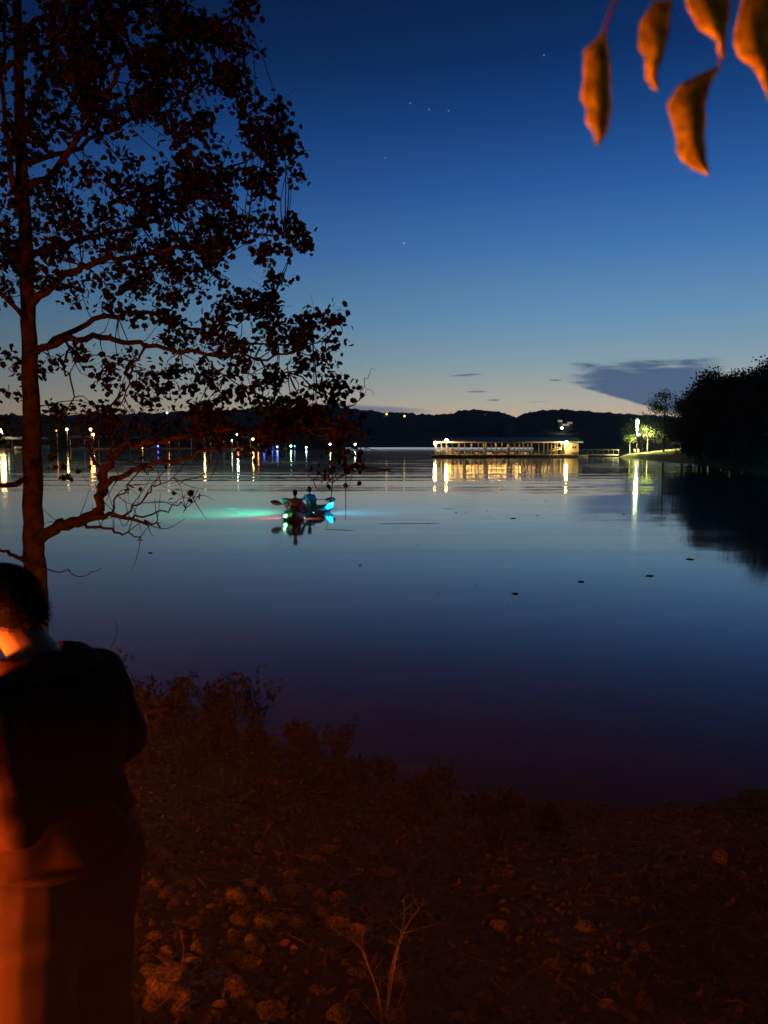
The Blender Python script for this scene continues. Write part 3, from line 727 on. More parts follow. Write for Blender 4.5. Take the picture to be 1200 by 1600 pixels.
def kayaker(name_label, loc, rz, shirt, vest, lean, pad):
    """seated paddler, facing +Y, seat at z=.1; pad: (left blade point, right blade point) in local coords"""
    t = empty('person', loc, rz, name_label, 'person')
    A, Bp = Vector(pad[0]), Vector(pad[1]); ax = (Bp-A).normalized(); mid = (A+Bp)/2
    hl = mid - ax*.34; hr = mid + ax*.34
    b = MB(); b.ell((0,.03+lean,.86),(.078,.095,.115),None,16,10); b.ell((0,.085+lean,.82),(.05,.045,.06)); b.caps((0,.12+lean,.86),(0,.13+lean,.84),.012,.014)
    b.ell((-.08,.03+lean,.85),(.012,.02,.03)); b.ell((.08,.03+lean,.85),(.012,.02,.03))
    b.caps((0,lean*.6,.62),(0,.02+lean,.78),.06,.055)
    b.loft([((0,0,.06),.17,.12),((0,0,.18),.16,.115),((0,lean*.3,.35),.16,.11),((0,lean*.5,.52),.19,.115),((0,lean*.6,.64),.13,.09),((0,lean*.6,.67),.07,.06)])
    sh = []
    for s, hd in ((-1,hl),(1,hr)):
        s0 = Vector((s*.19,lean*.6,.60)); e = (s0+hd)/2 + Vector((s*.10,-.03,-.12)); sh.append((s0,e,hd))
        b.caps(s0,e,.05,.04); b.caps(e,hd,.038,.026); b.ell(hd,(.045,.035,.032))
        for i in range(4):
            c0 = hd + ax*(-.03+.02*i) + Vector((0,.03,.025)); b.caps(c0, c0+Vector((0,.018,-.035)), .0095,.009,7); b.caps(c0+Vector((0,.018,-.035)), c0+Vector((0,-.01,-.055)), .009,.008,7)
        b.caps(hd+Vector((0,-.02,.02))-ax*s*.03, hd+Vector((0,.02,-.02))-ax*s*.05, .011,.009,7)
        b.caps((s*.10,.02,.12),(s*.16,.48,.17),.08,.055); b.caps((s*.16,.48,.17),(s*.12,.88,.06),.052,.038); b.caps((s*.12,.88,.06),(s*.13,.92,.14),.038,.03)
    o = b.build('body', MT['skin'], t); remesh(o, .013, 2)
    h = MB(); h.ell((0,.012+lean,.885),(.09,.102,.112),None,16,10); h.ell((0,-.03+lean,.84),(.078,.06,.09)); h.build('hair', MT['hair'], t)
    s_ = MB(); s_.loft([((0,0,.05),.21,.15),((0,0,.18),.20,.145),((0,lean*.3,.35),.195,.14),((0,lean*.5,.52),.215,.14),((0,lean*.6,.63),.16,.11),((0,lean*.6,.68),.085,.075)])
    for s0,e,hd in sh: s_.caps(s0,e,.072,.056); s_.caps(e,e.lerp(hd,.75),.055,.04)
    o = s_.build('shirt', shirt, t); remesh(o,.014,3, lambda v: v+Vector((1,1,0))*.012*mn.noise(v*9))
    if vest:
        for s in (-1,1):
            v_ = MB(); v_.ell((s*.13,lean*.5,.36),(.095,.165,.17)); v_.build('vest_panel', vest, t)
    lg = MB()
    for s in (-1,1): lg.caps((s*.10,.02,.12),(s*.16,.48,.17),.095,.07); lg.caps((s*.16,.48,.17),(s*.12,.84,.07),.066,.05)
    o = lg.build('trousers', MT['shoe'], t); remesh(o,.014,2)
    return t
def paddle(loc, rz, A, Bp, label):
    t = empty('paddle', loc, rz, label, 'paddle'); A = Vector(A); Bp = Vector(Bp); ax = (Bp-A).normalized()
    m = MB(); m.tube([A+ax*.35, Bp-ax*.35], .015, 8); m.build('shaft', MT['paddle'], t)
    for c0, s in ((A,-1),(Bp,1)):
        m = MB(); q = [c0 - ax*s*.42 + ax*s*.48*i/6 for i in range(7)]; m.tube(q, [.015,.06,.10,.12,.12,.09,.03], 12, True, .85, .14)
        o = m.build('blade', MT['paddle'], t)
    return t
def kayak(loc, rz, matl, label, Lk, stern_light):
    t = empty('kayak', loc, rz, label, 'kayak')
    o = lathe_hull(Lk, .78, .42).build('hull', matl, t)
    m = MB(); vs = []; n = 24
    pts = [Vector((.24*cos(2*pi*k/n), -.12+.42*sin(2*pi*k/n), .235)) for k in range(n+1)]; m.tube(pts, .018, 6, False); m.build('cockpit_rim', MT['rubber'], o)
    m = MB(); m.box((0,-.30,.30),(.36,.06,.30)); m.build('seat_back', MT['rubber'], t)
    return t
def lamp_ball(name, loc, r, m_, parent, sc=(1,1,1)):
    b = MB(); b.ell((0,0,0),(r*sc[0],r*sc[1],r*sc[2]),None,14,10); o = b.build(name, m_, parent); o.location = loc; return o
def plight(name, loc, col, W_, r, parent=None, spot=None):
    ld = bpy.data.lights.new(name, 'SPOT' if spot else 'POINT'); ld.color = col; ld.energy = W_; ld.shadow_soft_size = r
    o = bpy.data.objects.new(name, ld); COL.objects.link(o); o.location = loc
    if spot: ld.spot_size = radians(spot[0]); ld.spot_blend = spot[2]; o.rotation_euler = Vector(spot[1]).to_track_quat('-Z','Y').to_euler()
    if spot and len(spot) > 3:
        ld.use_nodes = True; t = ld.node_tree; e = t.nodes['Emission']; f = t.nodes.new('ShaderNodeLightFalloff'); f.inputs['Strength'].default_value = 1; f.inputs['Smooth'].default_value = spot[3]
        t.links.new(f.outputs['Quadratic'], e.inputs['Strength'])
    if parent: o.parent = parent
    return o
# front kayak: seen from astern
K1 = P(456, 811, 27.0); K1.z = 0; r1 = radians(4)
k1 = kayak(K1+Vector((0,1.0,0)), r1, MT['kayak1'], 'dark plum kayak nearest the bank, green light on its stern', 2.9, None)
led_g = emat('green_led', (.12, 1, .28), 26)
lamp_ball('stern_light', (-.26,-1.12,.16), .075, led_g, k1, (1.2,.5,.8))
kayaker('person in a brown shirt and red vest seated in the nearer kayak, back turned', K1+Vector((0,1.05,.05)), r1, MT['shirt1'], MT['vest'], .02, ((-1.0,.45,.42),(.95,.25,.12)))
paddle(K1+Vector((0,1.05,.05)), r1, (-.9,.45,.50), (1.05,.20,.06), 'black double-bladed paddle held by the paddler of the nearer kayak')
# rear kayak: angled, bow to the left
K2 = P(481, 796, 31.0); K2.z = 0; r2 = radians(48)
k2 = kayak(K2, r2, MT['kayak2'], 'teal kayak behind, turned sideways with blue light under it', 3.0, None)
kayaker('person in a navy blue shirt seated in the rear teal kayak, turned slightly left', K2+Vector((.1,0,.0)), radians(38), MT['shirt2'], None, .05, ((-.9,.4,.5),(.95,.35,.4)))
paddle(K2+Vector((.1,0,.0)), radians(14), (-1.15,.3,.42), (1.05,.15,.42), 'black paddle held level by the paddler of the rear kayak')
# under-hull LED strips, and added unseen lamps for their glow on the water
teal = (.03, 1.0, .62); blue = (.02, .55, 1.0); pink = (1.0, .13, .16)
for (kk, x, y, c, nm, s) in [(k2,.36,.9,teal,'teal_led',14),(k2,-.36,-.9,blue,'blue_led',14),(k1,-.36,0,pink,'red_led',7),(k1,.36,0,pink,'red_led',7)]:
    b = MB(); b.tube([Vector((x*.9,y-.3,.02)), Vector((x,y,.02)), Vector((x*.9,y+.3,.02))], .014, 6); b.build('light_strip', emat(nm, c, s), kk)
plight('teal_glow', P(424,797,29.4)*1.0, teal, 135000, .05, None, (120, (-1,.25,-1.2), .9, 3.5)).location.z = 1.7

plight('blue_glow', P(513,797,29.6), blue, 75000, .05, None, (120, (1,.25,-1.1), .8, 4)).location.z = .8
plight('red_glow', K1+Vector((-.46,.6,0)), pink, 20000, .03, None, (120, (-1,.25,-.9), .8, 1)).location.z = .45
plight('red_glow', K1+Vector((.46,.5,0)), pink, 16000, .03, None, (120, (.8,-.1,-1.6), .8, 1)).location.z = .16
for o in list(COL.objects):
    if o.type == 'LIGHT': pass
plight('green_glow', K1+Vector((-.2,-.45,.25)), (.12,1,.28), 4, .03)

# ------------------------------------------------------------------ floating debris
for i, (px, py, l_, lb_) in enumerate([(805,928,.07,'short dark stick floating in the middle of the lake'),(908,909,.07,'small dark stick floating right of centre'),(1015,900,.10,'thin twig floating near the reflection of the right treeline'),
     (1078,874,.10,'dark chip of wood floating inside the reflection of the right treeline'),(235,864,.07,'small dark chip floating right of the big tree trunk'),(363,795,.30,'dark weed stick floating in the teal glow left of the kayaks'),
     (372,802,.25,'thin stick floating just below the teal glow'),(802,810,.12,'tiny dark bit of wood floating far out right of the kayaks'),(700,795,.25,'thin dark weed floating right of the blue glow'),(640,818,1.1,'long thin line of weed floating right of the nearer kayak'),(530,828,.5,'short weed strand floating below the paddle')]):
    v = P(px, py, 1) - Vector((0,0,H)); s = -H/v.z; p = Vector((0,0,H)) + v*s
    m = MB(); a = random.uniform(-.3,.3); d = Vector((cos(a), sin(a), 0)); 
    m.tube([p-d*l_, p-d*l_*.3+Vector((0,.02,.012)), p+d*l_*.4+Vector((0,-.02,.01)), p+d*l_], [.004,.006,.006,.003] if l_ > .2 else [.008,.014,.016,.006], 6)
    tag(m.build('floating_stick', MT['wood']), lb_, 'stick')

for k in range(46):
    px = random.uniform(330, 1050); py = random.uniform(775, 850) if k < 34 else random.uniform(850, 960); v = P(px, py, 1) - Vector((0,0,H)); p = Vector((0,0,H)) + v*(-H/v.z)
    a = random.uniform(0,6.28); l_ = random.uniform(.03,.10)*(2 if p.y > 25 and random.random() < .4 else 1); R_ = Euler((random.gauss(0,.2), random.gauss(0,.2), a)).to_matrix()
    m = MB(); m.add(*lobed(p+Vector((0,0,.012)), R_@Vector((1,0,0)), R_@Vector((0,1,0)), R_@Vector((0,0,1)), l_, l_*.6, .3))
    tag(m.build('floating_leaf', MT['wood'], smooth=False), 'tiny dark leaf floating on the open lake', 'leaf', 'leaves floating on the lake')
# ------------------------------------------------------------------ generic tree builder for distant trees
def far_tree_meshes(h, seed, leaf, nleaf, crown0=.15, wide=.42, lsz=.28, bare=False):
    r = random.Random(seed); t = MB(); l = MB(); tips = []
    tp = [Vector((r.gauss(0,.02)*h*i/5, r.gauss(0,.02)*h*i/5, h*.95*i/5)) for i in range(6)]
    t.tube(tp, [h*.02*(1-.85*i/5) for i in range(6)], 7)
    for k in range(16 if not bare else 26):
        f = r.uniform(crown0, .92); p = tp[0].lerp(tp[-1], f); a = r.uniform(0,6.28); ln = h*wide*(1.05-f*.75)*r.uniform(.6,1.1)
        e = p + Vector((cos(a)*ln, sin(a)*ln, ln*r.uniform(.25,.8))); mid = p.lerp(e,.5)+Vector((0,0,ln*.08))
        t.tube([p,mid,e],[h*.007,h*.004,h*.0015],5); tips += [mid, p.lerp(e,.75), e]
        for q in range(3 if not bare else 7):
            s0 = p.lerp(e, r.uniform(.4,.95)); e2 = s0 + Vector((r.gauss(0,.5), r.gauss(0,.5), r.uniform(.1,.9)))*ln*.4; t.tube([s0,e2],[h*.002,h*.0008],4); tips.append(e2)
    for k in range(nleaf):
        c = r.choice(tips) + Vector((r.gauss(0,1), r.gauss(0,1), r.gauss(0,.8)))*h*.058
        R = Euler((r.uniform(-1.5,1.5), r.uniform(-1.5,1.5), r.uniform(0,6.28))).to_matrix(); s = lsz*r.uniform(.6,1.3)
        l.add(*leaf_faces(c, R@Vector((1,0,0)), R@Vector((0,1,0)), R@Vector((0,0,1)), s, s*.7))
    return t, l
def make_tree(h, seed, leaf, nleaf, label, group=None, bark='bark_far', **kw):
    t = empty('tree', (0,0,0), 0, label, 'tree', group); a, b = far_tree_meshes(h, seed, leaf, nleaf, **kw)
    a.build('trunk', MT[bark], t)
    if nleaf: b.build('crown', leaf, t, smooth=False)
    return t
# ------------------------------------------------------------------ right-hand land
XS = [(-5,13),(8,15),(20,24),(45,29.5),(62,33),(90,40),(115,45.5),(135,47.5),(146,46.5),(152,49),(165,60),(185,78),(220,95),(330,130)]
def land_z(x, y):
    d = x - interp(XS, y) + 1.2*fn(x, y, 2, .12)
    if d < 0: return max(.3*d, -1.5)
    return min(.5*d, .55) + .115*max(d-1,0)*(1 if d < 60 else 1) + .16*max(0,d-14) + .12*fn(x,y,4,.3)
rx = axis(12, 330, 12, 90, 1.5, 12); ry = axis(-40, 330, 0, 190, 2.0, 14)
g = MB(); g.add([(x, y, min(land_z(x, y), 26)) for y in ry for x in rx], [(j*len(rx)+i, j*len(rx)+i+1, (j+1)*len(rx)+i+1, (j+1)*len(rx)+i) for j in range(len(ry)-1) for i in range(len(rx)-1)])
tag(g.build('grass_slope', MT['grass']), kind='structure')
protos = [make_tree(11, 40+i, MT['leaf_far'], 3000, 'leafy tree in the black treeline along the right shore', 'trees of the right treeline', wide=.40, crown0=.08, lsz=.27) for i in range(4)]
spots = []
SKY_ = [(960,645),(1000,640),(1020,630),(1035,606),(1050,600),(1065,606),(1085,588),(1105,574),(1125,578),(1145,570),(1165,578),(1185,564),(1200,560),(1260,545),(1400,520)]
for Y in [58,61,65,69,72,76,80,84,88,93,97,102,106,111,115,120,125,130,136,142]:
    for off in (2.0, 6.5, 12.5):
        x = interp(XS, Y) + off + random.uniform(-.8,1.2); px = 600 + x/Y*FPX
        if px > 1330: continue
        if Y > 118 and off < 6 : continue
        top = H + (692 - interp(SKY_, px) - random.uniform(0,22))/FPX*Y; base = land_z(x, Y+random.uniform(-1,1)); hh = top - base
        spots.append((x, Y, base, hh))
for x_, Y_ in [(19,30),(22,38),(26,48),(17,22),(28,52),(33,50),(36,58)]:
    spots.append((x_+4, Y_, land_z(x_+4,Y_), 10.5))
for i, (x, y, z, h) in enumerate(spots):
    o = protos[i] if i < 4 else copy_tree(protos[i % 4])
    o.location = (x, y, z-.1); o.rotation_euler = (0,0,random.uniform(0,6.28)); s = h/10.9; o.scale = (s*1.05, s*1.05, s)
# shoreline bushes fill the dark bank
bp_ = []
def bush(h, seed):
    t = empty('bush', (0,0,0), 0, 'dark bush at the foot of the right treeline by the water', 'bush', 'bushes at the foot of the right treeline')
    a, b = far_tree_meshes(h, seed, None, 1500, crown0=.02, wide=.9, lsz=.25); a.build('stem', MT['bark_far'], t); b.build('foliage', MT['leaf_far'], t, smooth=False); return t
bp_ = [bush(2.0, 90), bush(2.0, 91)]
for i, Y in enumerate([57,60,63,66,69,73,77,81,85,89,94,99,104,109,114]):
    o = bp_[i] if i < 2 else copy_tree(bp_[i % 2]); x = interp(XS, Y)+.9+random.uniform(-.3,.6); o.location = (x, Y, land_z(x, Y)-.1); s = random.uniform(.7,1.25); o.scale = (s,s,s); o.rotation_euler = (0,0,random.uniform(0,6))
# shore lamp, small lit tree, bare tree
lx = P(996, 660, 150); gz = land_z(lx.x, 150)
lp = empty('street_lamp', (lx.x, 150, gz), 0, 'tall lamp on a pole shining greenish white on the right shore', 'street lamp')
m = MB(); m.tube([(0,0,-.2),(0,0,1.0),(0,0,4.6)],[.16,.13,.10],8); m.build('pole', MT['bark_far'], lp)
hz = lx.z - gz
plight('lamp_light', (.5,-.9,hz-.3), (1,.97,.45), 34000, .15, lp, (155, (.45,-.02,-.88), .5))  # added spot without a fixture, brightens the lawn below the lamp
m = MB(); m.tube([(0,0,hz-1.9),(0,0,hz-1.2),(0,0,hz-.4),(0,0,hz+.3),(0,0,hz+.55)],[.08,.12,.2,.25,.1],12); m.build('lamp_head', emat('lamp_greenish', (.78,1,.46), 420), lp)
lamp_ball('indicator_light', (.1,-.25,hz-2.5), .26, emat('blue_lamp', (.12,.15,1), 14), lp)
p = P(1010, 698, 153); tz = land_z(p.x+.6,153)
o = make_tree(5.2, 70, MT['leaf_lit'], 650, 'small pale-trunked tree lit yellow-green beside the shore lamp', bark='bark_grey', crown0=.62, wide=.55, lsz=.34); o.location = (p.x+.2, 153, tz-.1)
p = P(986, 695, 155); o = make_tree(4.6, 71, MT['leaf_lit'], 420, 'low lit bushy tree left of the shore lamp pole', bark='bark_grey', crown0=.6, wide=.55, lsz=.34); o.location = (p.x-.3, 155, max(0,land_z(p.x,155))-.1)
for (px, hh, sd, lb_) in [(1004,10.0,72,'bare thin-branched tree rising behind the shore lamp'),(985,8.2,73,'bare twiggy tree left behind the shore lamp')]:
    p = P(px, 690, 162); o = make_tree(hh, sd, MT['leaf_far'], 260, lb_, crown0=.2, wide=.38, lsz=.3); o.location = (p.x, 162, max(0,land_z(p.x,162))-.1)
p = P(1001, 699, 149); bn = empty('utility_box', (p.x, 151.5, land_z(p.x,151.5)), 0, 'small brown box standing between the lamp pole and the lit tree', 'utility box')
m = MB(); m.box((0,0,.45),(.9,.6,.9)); m.build('cabinet', MT['boatr'], bn); m = MB(); m.box((0,0,.93),(1.0,.7,.07)); m.build('lid', MT['roof'], bn)

# ------------------------------------------------------------------ covered boat dock
DY = 149.0
def DX(px): return (px-600)/FPX*DY/ (cos(PIT)+ (800-700)/FPX*sin(PIT)) 
x0, x1 = DX(682), DX(906); zr = 3.0; DD = 9.0
dock = empty('boat_dock', ((x0+x1)/2, DY, 0), 0, 'long covered boat dock with many white posts, lit warm yellow', 'boat dock')
ox = (x0+x1)/2; X0, X1 = x0-ox, x1-ox
m = MB(); m.box(((X0+X1)/2, DD-1, .42),(X1-X0, 2.0, .14)); m.box(((X0+X1)/2, .55, .42),(X1-X0,1.1,.14)); m.box((X0+2.6,-.9,.40),(7.4,1.8,.16))
m.build('walkway', MT['deck'], dock)
m = MB(); m.box(((X0+X1)/2, DD-1, .17),(X1-X0-.3, 1.8, .36)); m.box(((X0+X1)/2,.55,.17),(X1-X0-.3,.9,.36)); m.box((X0+2.6,-.9,.16),(7.2,1.6,.34)); m.build('float', MT['float'], dock)
ns_ = 9
for i in range(ns_+1):
    x = X0 + .5 + (X1-4-X0)*i/ns_; m = MB(); m.box((x, DD/2, .44),(.8, DD-3, .12)); m.build('finger_pier', MT['deck'], dock)
# roof: low gable running the length
m = MB(); e = .5; ridge = zr+.95
prof = [(-e, zr+.06),(DD/2, ridge),(DD+e, zr+.06),(DD+e, zr-.04),(DD/2, ridge-.10),(-e, zr-.04)]
vs = [(x, y, z) for x in (X0-.5, X1+.5) for y, z in prof]; m.add(vs, [(0,1,7,6),(1,2,8,7),(2,3,9,8),(3,4,10,9),(4,5,11,10),(5,0,6,11),(0,5,4,3,2,1),(6,7,8,9,10,11)])
m.build('roof', MT['roof'], dock, smooth=False)
m = MB(); m.box(((X0+X1)/2,-e-.03, zr-.07),(X1-X0+1,.06,.30)); m.build('fascia', MT['post'], dock)
pxs = [682,690,698,707,716,726,738,748,757,760,768,776,785,795,804,812,818,825,832,842,850,857,862,867,872,877,882]
for i, px in enumerate(pxs):
    x = DX(px)-ox; wd = .26 if px in (698,757,760,795,818) else .19
    m = MB(); m.box((x, .12 + (.0 if i % 3 else .5), (zr+.49)/2-.03),(wd,wd,zr-.49)); m.build('post', MT['post'], dock)
for i in range(12):
    x = X0+.3 + (X1-X0-.6)*i/11; m = MB(); m.box((x, DD-.3, (zr+.49)/2),(.15,.15,zr-.49)); m.build('post', MT['post'], dock)
for i in range(13):
    x = X0 + .6 + (X1-5-X0)*i/12; m = MB()
    m.tube([(x, DD/2, ridge-.15),(x, .2, zr-.08)],.05,5); m.tube([(x, DD/2, ridge-.15),(x, DD-.2, zr-.08)],.05,5); m.box((x,DD/2,zr-.1),(.08,DD-.4,.1)); m.build('roof_truss', MT['post'], dock)
# railings
m = MB()
for a, b_ in ((-5.2,-3.5),): pass
for i in range(15):
    x = DX(684)-ox + i*.28; m.box((x,-.1,.95),(.05,.05,.95))
m.box((DX(684)-ox+1.96,-.1,1.42),(4.0,.05,.06)); m.build('railing', MT['post'], dock)
m = MB(); gx0 = DX(842)-ox
m.tube([(gx0,-.2,.6),(gx0+4.2,-.2,1.6)],.07,6); m.tube([(gx0,-.2,1.0),(gx0+4.2,-.2,2.0)],.05,6); m.build('gangway_rail', MT['post'], dock)
# cabin at the right end
cx0, cx1 = DX(883)-ox, DX(905)-ox
cab = MB(); cab.box(((cx0+cx1)/2, 1.9, 1.68),(cx1-cx0, 3.0, 2.38)); co = cab.build('cabin_wall', MT['wall'], dock, smooth=False)
for px in (896.5, 899.8):
    m = MB(); x = DX(px)-ox; m.box((x, .385, 1.95),(.28,.03,.5)); m.build('window', MT['glass'], co, smooth=False)
m = MB(); m.box((DX(899)-ox,.15,.92),(1.4,.4,.10)); m.build('shelf', MT['float'], co)
# dock lamps (parts of the dock)
warm = emat('warm_lamp', (1,.66,.22), 120); tube_ms = [emat('warm_tube_%d'%i, (1,.50,.115), q) for i, q in enumerate((16,58,32))]; warm_b = emat('warm_lamp_strong', (1,.62,.2), 300)
lamp_ball('lamp', (DX(883.5)-ox,-.75,2.85), .27, warm_b, dock)
for px in (697,706,722,742,758,778,793,817,840,864):
    if px == 697: lamp_ball('lamp', (DX(px)-ox, -.7, 3.25), .3, warm, dock); continue
    for yy_ in (1.2, DD-2.2):
        m = MB(); x = DX(px)-ox; m.tube([(x-.9,yy_,zr-.12),(x+.9,yy_,zr-.12)], .045, 6); m.build('lamp', tube_ms[(px*7) % 3], dock)
lo = empty('dock_lamp', (DX(679), DY-.8, .4), 0, 'bright lamp on a short post at the left end of the covered dock', 'lamp')
m = MB(); m.tube([(0,0,0),(0,0,2.2)],.05,6); m.build('pole', MT['post'], lo); lamp_ball('lamp_globe', (0,0,2.35), .27, emat('warm_globe',(1,.75,.35),110), lo, (1,1,1.2))
for i, (px, hh, cm, lb_) in enumerate([(700,1.5,'wall','tall pale locker standing at the left end of the covered dock'),(709,1.1,'boatr','tan storage chest near the left end of the covered dock'),(758.5,1.9,'wall','tall pale cupboard between the two bright posts of the covered dock'),
      (796,1.7,'wall','pale locker standing by the bright post right of the middle of the covered dock'),(869,1.2,'boatr','tan chest beside the gangway of the covered dock'),(740,.7,'white','low white dock chest in the left half of the covered dock')]):
    t = empty('storage_locker', (DX(px), DY+.95, .49), 0, lb_, 'locker'); m = MB(); m.box((0,0,hh/2),(.75,.6,hh)); m.build('body', MT[cm], t, smooth=False)
    m = MB(); m.box((0,0,hh+.03),(.82,.68,.06)); m.build('lid', MT['roof'], t, smooth=False); m = MB(); m.box((.2,-.32,hh*.55),(.05,.05,.16)); m.build('handle', MT['rubber'], t)
# boats in the slips
def boat(loc, rz, L0, hull, label, cabin=True, group=None, canvas=False, win=True):
    t = empty('boat', loc, rz, label, 'boat', group); m = MB(); vs = []; n = 11; mm = 8
    for i in range(n):
        f = i/(n-1); w_ = L0*.17*min(1, (1-f)**.55*1.25+.02); zz = L0*(.10+.05*f*f)
        vs += [(-w_, -L0/2+L0*f, zz),(-w_*.85,-L0/2+L0*f,0),(0,-L0/2+L0*f,-.15),(w_*.85,-L0/2+L0*f,0),(w_,-L0/2+L0*f,zz),(w_*.8,-L0/2+L0*f,zz),(0,-L0/2+L0*f,zz+.04),(-w_*.8,-L0/2+L0*f,zz)]
    fs = [(i*mm+k, i*mm+(k+1)%mm, (i+1)*mm+(k+1)%mm, (i+1)*mm+k) for i in range(n-1) for k in range(mm)]+[tuple(range(mm-1,-1,-1)), tuple((n-1)*mm+k for k in range(mm))]
    m.add(vs, fs); h = m.build('hull', hull, t)
    if cabin:
        m = MB(); m.loft([((0,-.02*L0,L0*.11),L0*.12,L0*.2),((0,-.04*L0,L0*.18),L0*.10,L0*.16),((0,-.04*L0,L0*.19),L0*.09,L0*.15)],14); c_ = m.build('cabin' if not canvas else 'canvas_cover', MT['canvas'] if canvas else MT['white'], t)
        if not canvas: m = MB(); m.box((0,L0*.115,L0*.20),(L0*.15,.05,L0*.07)); m.build('windscreen', MT['glass'], t)
    m = MB(); m.box((0,-L0/2-.15,L0*.07),(.35,.35,L0*.13)); m.build('outboard_motor', MT['rubber'], t)
    return t
bl = [(715,'white','small white boat in the slip near the left end of the covered dock'),(733,'boatb','blue boat under a canvas in the second slip from the left of the covered dock'),
      (749,'boatr','tan boat moored in a slip left of the middle of the covered dock'),(770,'white','white boat moored just right of the bright double post of the covered dock'),(788,'boatr','tan boat moored in the middle of the covered dock'),
      (808,'boatb','blue boat moored right of the middle of the covered dock'),(827,'white','white boat moored under the dim right part of the dock roof'),(846,'boatb','dark blue boat moored left of the sloping gangway')]
for i, (px, c_, lb_) in enumerate(bl):
    boat((DX(px), DY+4.6, 0), pi if i % 2 else pi+.02, 5.2, MT[c_], lb_, True, 'boats moored in the covered dock', canvas=(i%3==1))
boat((DX(700), DY-2.6, 0), radians(92), 4.0, MT['canvas'], 'low dark flat boat tied along the front of the left dock platform', False)
boat((DX(911), DY+1, 0), radians(80), 2.6, MT['white'], 'tiny white dinghy tied at the right end of the covered dock', False)
# low floating walkway linking the dock to the shore
gw = empty('gangway', (0,0,0), 0, 'dim low gangway running from the dock to the right shore', 'gangway')
m = MB(); a = DX(909); c_ = 47.8; m.box(((a+c_)/2, DY+4, .35),(c_-a,1.4,.2)); m.build('deck', MT['deck'], gw)
m = MB()
for i in range(9): m.box((a+(c_-a)*i/8, DY+3.3, .9),(.06,.06,1.0))
m.box(((a+c_)/2, DY+3.3, 1.4),(c_-a,.06,.06)); m.build('railing', MT['deck'], gw)

# ------------------------------------------------------------------ far hills
def ridge(name, D, depth, prof, pad0, pad1, step, base=0.0, bump=5.0, seed=0, foot=None):
    """wooded ridge: prof in photo pixels gives the skyline seen over depth D"""
    g = MB(); cols = []; px = pad0
    nr = 15
    while px <= pad1:
        az_ = atan2((px-600)/FPX, cos(PIT)+(100/FPX)*sin(PIT)); col = []
        el_ = (692 - interp(prof, px))/FPX; hh = H + el_*D
        for j in range(nr):
            f = j/(nr-1); yy = D - depth + depth*1.6*f; xx = yy*math.tan(az_)
            if f <= .62: z = hh*sstep(f, -.05, .62)**.9
            else: z = hh*(1-.25*(f-.62)/.38)
            if j == 0: z = -1
            else: z += (bump*(.5+.5*fn(xx, yy, seed, .06)) + bump*.8*fn(xx,yy,seed+3,.11) + 2.2*fn(xx,yy,seed+5,.31) - bump*.5)*min(1,f*3)
            col.append((xx, yy, z))
        cols.append(col); px += step
    vs = [p for c_ in cols for p in c_]; g.add(vs, [(i*nr+j, (i+1)*nr+j, (i+1)*nr+j+1, i*nr+j+1) for i in range(len(cols)-1) for j in range(nr-1)])
    return tag(g.build(name, MT['hill']), kind='structure')
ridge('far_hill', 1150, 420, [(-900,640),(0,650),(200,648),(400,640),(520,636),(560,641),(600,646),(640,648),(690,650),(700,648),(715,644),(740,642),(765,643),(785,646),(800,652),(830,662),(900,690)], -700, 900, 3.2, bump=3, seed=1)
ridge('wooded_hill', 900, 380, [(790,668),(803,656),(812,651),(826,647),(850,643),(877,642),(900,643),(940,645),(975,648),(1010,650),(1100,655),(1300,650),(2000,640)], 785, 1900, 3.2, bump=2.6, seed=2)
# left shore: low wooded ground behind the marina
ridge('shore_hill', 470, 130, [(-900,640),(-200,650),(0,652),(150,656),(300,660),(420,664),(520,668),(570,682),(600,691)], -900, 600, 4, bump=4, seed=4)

# small lights and houses on the hills
hl = emat('hill_lamp_warm', (1,.5,.15), 3.2)
def hill_lamp(px, py, D, r, m_, label, pole=3.0):
    p = P(px, py, D); t = empty('lamp', p - Vector((0,0,pole)), 0, label, 'lamp')
    mm = MB(); mm.tube([(0,0,0),(0,0,pole)],.1,5); mm.build('pole', MT['post'], t); lamp_ball('lamp_globe', (0,0,pole), r, m_, t); return t
hill_lamp(604,647,1010,1.4,hl,'small orange house lamp on the wooded ridge, left one of the close pair')
hill_lamp(632,650,1010,1.4,hl,'small orange house lamp on the wooded ridge, right one of the close pair')
hill_lamp(758,649,1010,.9,hl,'faint lamp on the rounded hill above the covered dock')
hill_lamp(261,645,800,1.1,emat('hill_lamp_white',(1,.9,.7),3),'faint white lamp on the ridge behind the big tree')
for i, (px, py, w_, lb_) in enumerate([(875,658,5,'small pinkish house on the hill, upper left of three above the dock lamp'),(883.5,664,9,'widest pinkish house on the hill above the dock lamp'),(890,661,6,'small house on the hill, right of three above the dock lamp')]):
    D = 620; p = P(px, py, D); ww = w_/FPX*D; t = empty('house', p, 0, lb_, 'house')
    mm = MB(); mm.box((0,0,0),(ww,5,1.7)); wl = mm.build('wall', emat('lit_wall_%d'%i, (.9,.55,.38), .28), t, smooth=False)  # lamplight on the wall is put in as its own glow
    mm = MB(); hw = ww/2+.3; mm.add([(-hw,-3,.85),(hw,-3,.85),(hw,3,.85),(-hw,3,.85),(-hw,0,1.7),(hw,0,1.7)], [(0,1,5,4),(2,3,4,5),(0,4,3),(1,2,5),(0,3,2,1)]); mm.build('roof', MT['roof'], t, smooth=False)
    mm = MB(); mm.box((-ww*.2,-2.52,0),(ww*.12,.04,.8)); mm.build('window', MT['glass'], wl, smooth=False)
    mm = MB(); mm.box((0,0,-3.5),(ww,4.8,5.3)); mm.build('foundation', MT['hill'], t, smooth=False)
hill_lamp(878,669,610,.95,emat('white_flood',(.85,1,.85),18),'white floodlight on the hill just below the three small houses')

